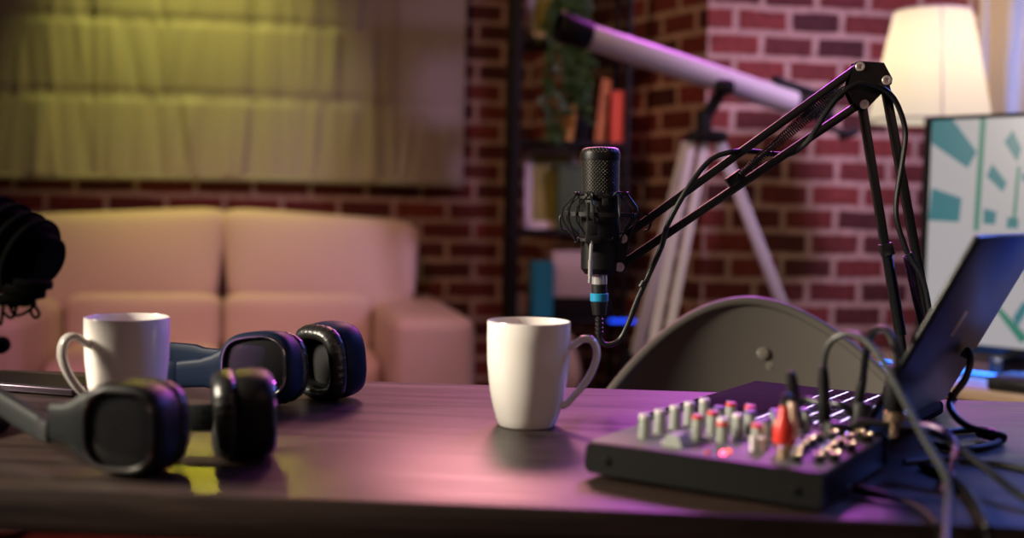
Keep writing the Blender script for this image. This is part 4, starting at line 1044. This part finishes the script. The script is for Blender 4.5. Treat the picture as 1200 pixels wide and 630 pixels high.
# things under the television
def dev(name, label, cat, u, v, z, sz, m1, m2, knob=False):
    o = cbp(u, v, z); t = thing(name, label, cat, o, math.atan2(td.y, td.x))
    b = B(); b.box(o + V((0, 0, sz[2] / 2)), sz, TR, min(sz) * .25, 3); b.build('body', M[m1], t)
    b = B(); b.box(o + V((0, 0, sz[2] * .6)) + tn * (sz[1] / 2), (sz[0] * .7, .003, sz[2] * .25), TR, .0006); b.build('front_panel', M[m2], t)
uu = lambda px, v: None
dev('speaker_dock', 'small glowing blue device at the left end under the television', 'speaker', -.375, .02, CT, (.075, .07, .062), 'bluedev', 'ledblue')
dev('set_top_box', 'flat black box lying under the television on the cabinet', 'set-top box', -.10, .145, CT, (.20, .12, .028), 'blkm', 'bezel')
for i, (u, w, h, m_, lab) in enumerate(((-.27, .035, .20, 'blackbox', 'dark folder standing in the cabinet, left of the blue one'), (-.205, .03, .19, 'tealbook', 'blue folder standing in the cabinet compartment'), (-.155, .04, .21, 'blackbox', 'dark folder right of the blue one in the cabinet'), (.02, .04, .20, 'beige', 'beige folder standing in the middle cabinet compartment'))):
    o = cbp(u, .02, .31); t = thing('binder', lab, 'binder', o, math.atan2(td.y, td.x), 'binders in the media cabinet')
    b = B(); b.box(o + V((0, 0, h / 2)), (w, .28, h), TR, .003); b.build('cover', M[m_], t)
    b = B(); b.box(o + V((0, 0, h * .6)) + tn * .1405, (w * .6, .002, h * .3), TR); b.build('spine_label', M['framew'], t)
o = cbp(0, .06, CT)
t = thing('led_strip', 'blue strip light lying on the cabinet below the television', 'light', o, math.atan2(td.y, td.x))
b = B(); b.box(cbp(.0, .055, CT + .007), (1.0, .012, .010), TR, .002); b.build('diffuser', M['ledblue'], t)
b = B(); b.box(cbp(.0, .064, CT + .006), (1.0, .004, .008), TR, .001); b.build('backing', M['blackbox'], t)

# ================================================================== FLOOR LAMP
lc = at(1091, 78, 3.06); lc = V((lc.x, lc.y, 0))
zt, zb = at(1091, 14, 3.06).z, at(1091, 142, 3.06).z
lamp = thing('floor_lamp', 'lit floor lamp with a cream tapered shade behind the television', 'lamp', lc)
n = 48
b = B(); prof = [(.158, zb), (.152, zb + .02), (.100, zt - .01), (.096, zt)]
b.lathe(prof + [(.093, zt), (.155, zb), (.158, zb)], lc, n=n, cap=False); b.build('lamp_shade', M['shade'], lamp)
for z, r in ((zb, .158), (zt, .096)):
    b = B(); b.tube([lc + V((r * math.cos(2 * PI * i / 40), r * math.sin(2 * PI * i / 40), z)) for i in range(40)], .003, 8, 0, True); b.build('shade_rim', M['framew'], lamp)
b = B()
for a in (R(262),): b.bar(lc + V((.159 * math.cos(a), .159 * math.sin(a), zb)), lc + V((.097 * math.cos(a), .097 * math.sin(a), zt)), .004, .003, bevel=.0005)
b.build('shade_seam', M['framew'], lamp)
b = B(); b.cyl(lc + V((0, 0, .02)), lc + V((0, 0, zb + .10)), .011, n=16); b.build('pole', M['blk'], lamp)
b = B(); b.lathe([(.13, 0), (.135, .004), (.13, .018), (.03, .026), (.012, .03)], lc, n=40); b.build('base', M['blk'], lamp)
b = B(); b.lathe([(.014, 0), (.016, .03), (.03, .06), (.032, .085), (.02, .115), (.002, .12)], lc + V((0, 0, zb + .09)), n=24); b.build('bulb', mat('lamp_bulb', (.9, .85, .7), .4, emit=(1, .8, .5), es=4), lamp)

# ================================================================== CURTAINS on the window
def drape(name, label, xa, xb, Y, folds, amp, m_):
    t = thing(name, label, 'curtain', V(((xa + xb) / 2, Y, 0)), 0, 'window curtains')
    rows_ = []
    for z in (.06, .5, 1.0, 1.5, 2.0, 2.5):
        row = []
        for i in range(121):
            u = i / 120; row.append(V((xa + (xb - xa) * u + .01 * math.sin(z * 3 + u * 9), Y + amp * math.sin(u * folds * 2 * PI + .4 * math.sin(z * 2)) + amp * .4 * math.sin(u * folds * 5.1), z)))
        rows_.append(row)
    b = B(); b.loft(rows_, False, False, closed=False); o = b.build('fabric_panel', M[m_], t, sharp=80); md = o.modifiers.new('thickness', 'SOLIDIFY'); md.thickness = .004
    b = B(); b.bar(V((xa, Y, 2.5)), V((xb, Y, 2.5)), .05, .06, bevel=.004); b.build('heading_tape', M[m_], t)
drape('curtain', 'beige curtain drawn aside next to the brick pier', 1.475, 1.765, 3.96, 2.6, .03, 'curtain')
drape('curtain', 'pale sheer curtain lit blue at the right edge', 1.73, 2.9, 4.10, 8, .025, 'sheer')

# ================================================================== LIGHTS
def area(name, loc, target, size, power, col, size_y=None, spread=None):
    l = bpy.data.lights.new(name, 'AREA'); l.energy = power; l.color = col; l.size = size
    if size_y: l.shape = 'RECTANGLE'; l.size_y = size_y
    if spread: l.spread = R(spread)
    o = bpy.data.objects.new(name, l); COL.objects.link(o); o.location = loc
    o.rotation_euler = (V(target) - V(loc)).to_track_quat('-Z', 'Y').to_euler(); return o
def spot(name, loc, target, power, col, ang, blend=.6, rad=.05):
    l = bpy.data.lights.new(name, 'SPOT'); l.energy = power; l.color = col; l.spot_size = R(ang); l.spot_blend = blend; l.shadow_soft_size = rad
    o = bpy.data.objects.new(name, l); COL.objects.link(o); o.location = loc
    o.rotation_euler = (V(target) - V(loc)).to_track_quat('-Z', 'Y').to_euler(); return o
area('key_lamp', (-1.9, .80, 1.62), (0, 1.1, .8), .40, 19, (1, .88, .70), spread=76)
area('violet_lamp', (.75, 3.2, 2.05), (.30, 1.1, .75), .5, 8.2, (.80, .14, .95), spread=80)
area('pink_lamp', (-.12, 3.2, 2.10), (.04, 1.0, .75), .45, 2.3, (1, .38, .42), spread=60)
area('sofa_violet_lamp', (-.5, 1.6, 2.5), (-.95, 3.7, .15), .5, 2.6, (1.0, .40, .55), spread=46)
area('added_pier_warm', (-.8, 1.9, 2.5), tuple(CORNER + LD * .4 + V((0, 0, 1.2))), .5, 3.0, (1, .55, .30), spread=80)  # added unseen lamp, warms the angled face of the pier
w_ = W0 + WD * -1.08 + WN * .60
spot('yellow_spot', (w_.x, w_.y, 2.68), tuple(W0 + WD * -1.06 + V((0, 0, 1.5)) + WN * .10), 96, (1, .94, .19), 56, 1.0, .06)
w_ = W0 + WD * -1.13 + WN * .50
area('added_desk_yellow', (w_.x, w_.y, 2.5), (-.245, .9, .75), .10, .008, (1, .84, .05), spread=5)  # added narrow beam, lays the yellow patch on the desk
area('pier_violet_lamp', (2.0, 1.8, 2.4), tuple(CORNER + PD * .20 + V((0, 0, 1.2))), .4, 4.8, (.70, .45, .88), spread=44)
area('added_warm_fill', (1.1, -.5, 2.0), (.15, 1.1, .85), .6, 1.1, (1, .58, .50), spread=90)  # added unseen fill, lifts the shaded right side of the mugs
area('blue_lamp', (2.2, 2.7, 2.45), (.3, 1.15, .95), .4, 3.2, (.12, .22, 1.0), spread=45)
area('added_sheer_blue', (2.7, 3.1, 1.9), (2.0, 4.1, 1.4), .4, 7, (.12, .25, 1.0), spread=60)  # added unseen lamp inside the room, turns the sheer curtain blue
area('added_curtain_warm', (1.35, 3.15, 2.35), (1.62, 3.96, 1.5), .2, 1.1, (1, .76, .50), spread=50)  # added unseen lamp, brightens the beige curtain
q_ = cbp(0, .075, CT + .05)
area('cabinet_blue_lamp', tuple(q_), (q_.x, q_.y, 0), .9, 1.3, (.04, .2, 1.0), .02)
bpy.data.objects['cabinet_blue_lamp'].rotation_euler = (0, 0, math.atan2(td.y, td.x))
pt_ = bpy.data.lights.new('lamp_glow', 'POINT'); pt_.energy = 4.5; pt_.color = (1, .86, .64); pt_.shadow_soft_size = .05
o = bpy.data.objects.new('lamp_glow', pt_); COL.objects.link(o); o.location = (lc.x, lc.y, zb + .16)

wd = bpy.data.worlds.new('world'); scene.world = wd; wd.use_nodes = True
wd.node_tree.nodes['Background'].inputs[0].default_value = (.5, .42, .5, 1); wd.node_tree.nodes['Background'].inputs[1].default_value = .02
scene.view_settings.view_transform = 'Standard'; scene.view_settings.look = 'None'; scene.view_settings.gamma = 1
scene.view_settings.exposure = 0.0; scene.view_settings.use_curve_mapping = False
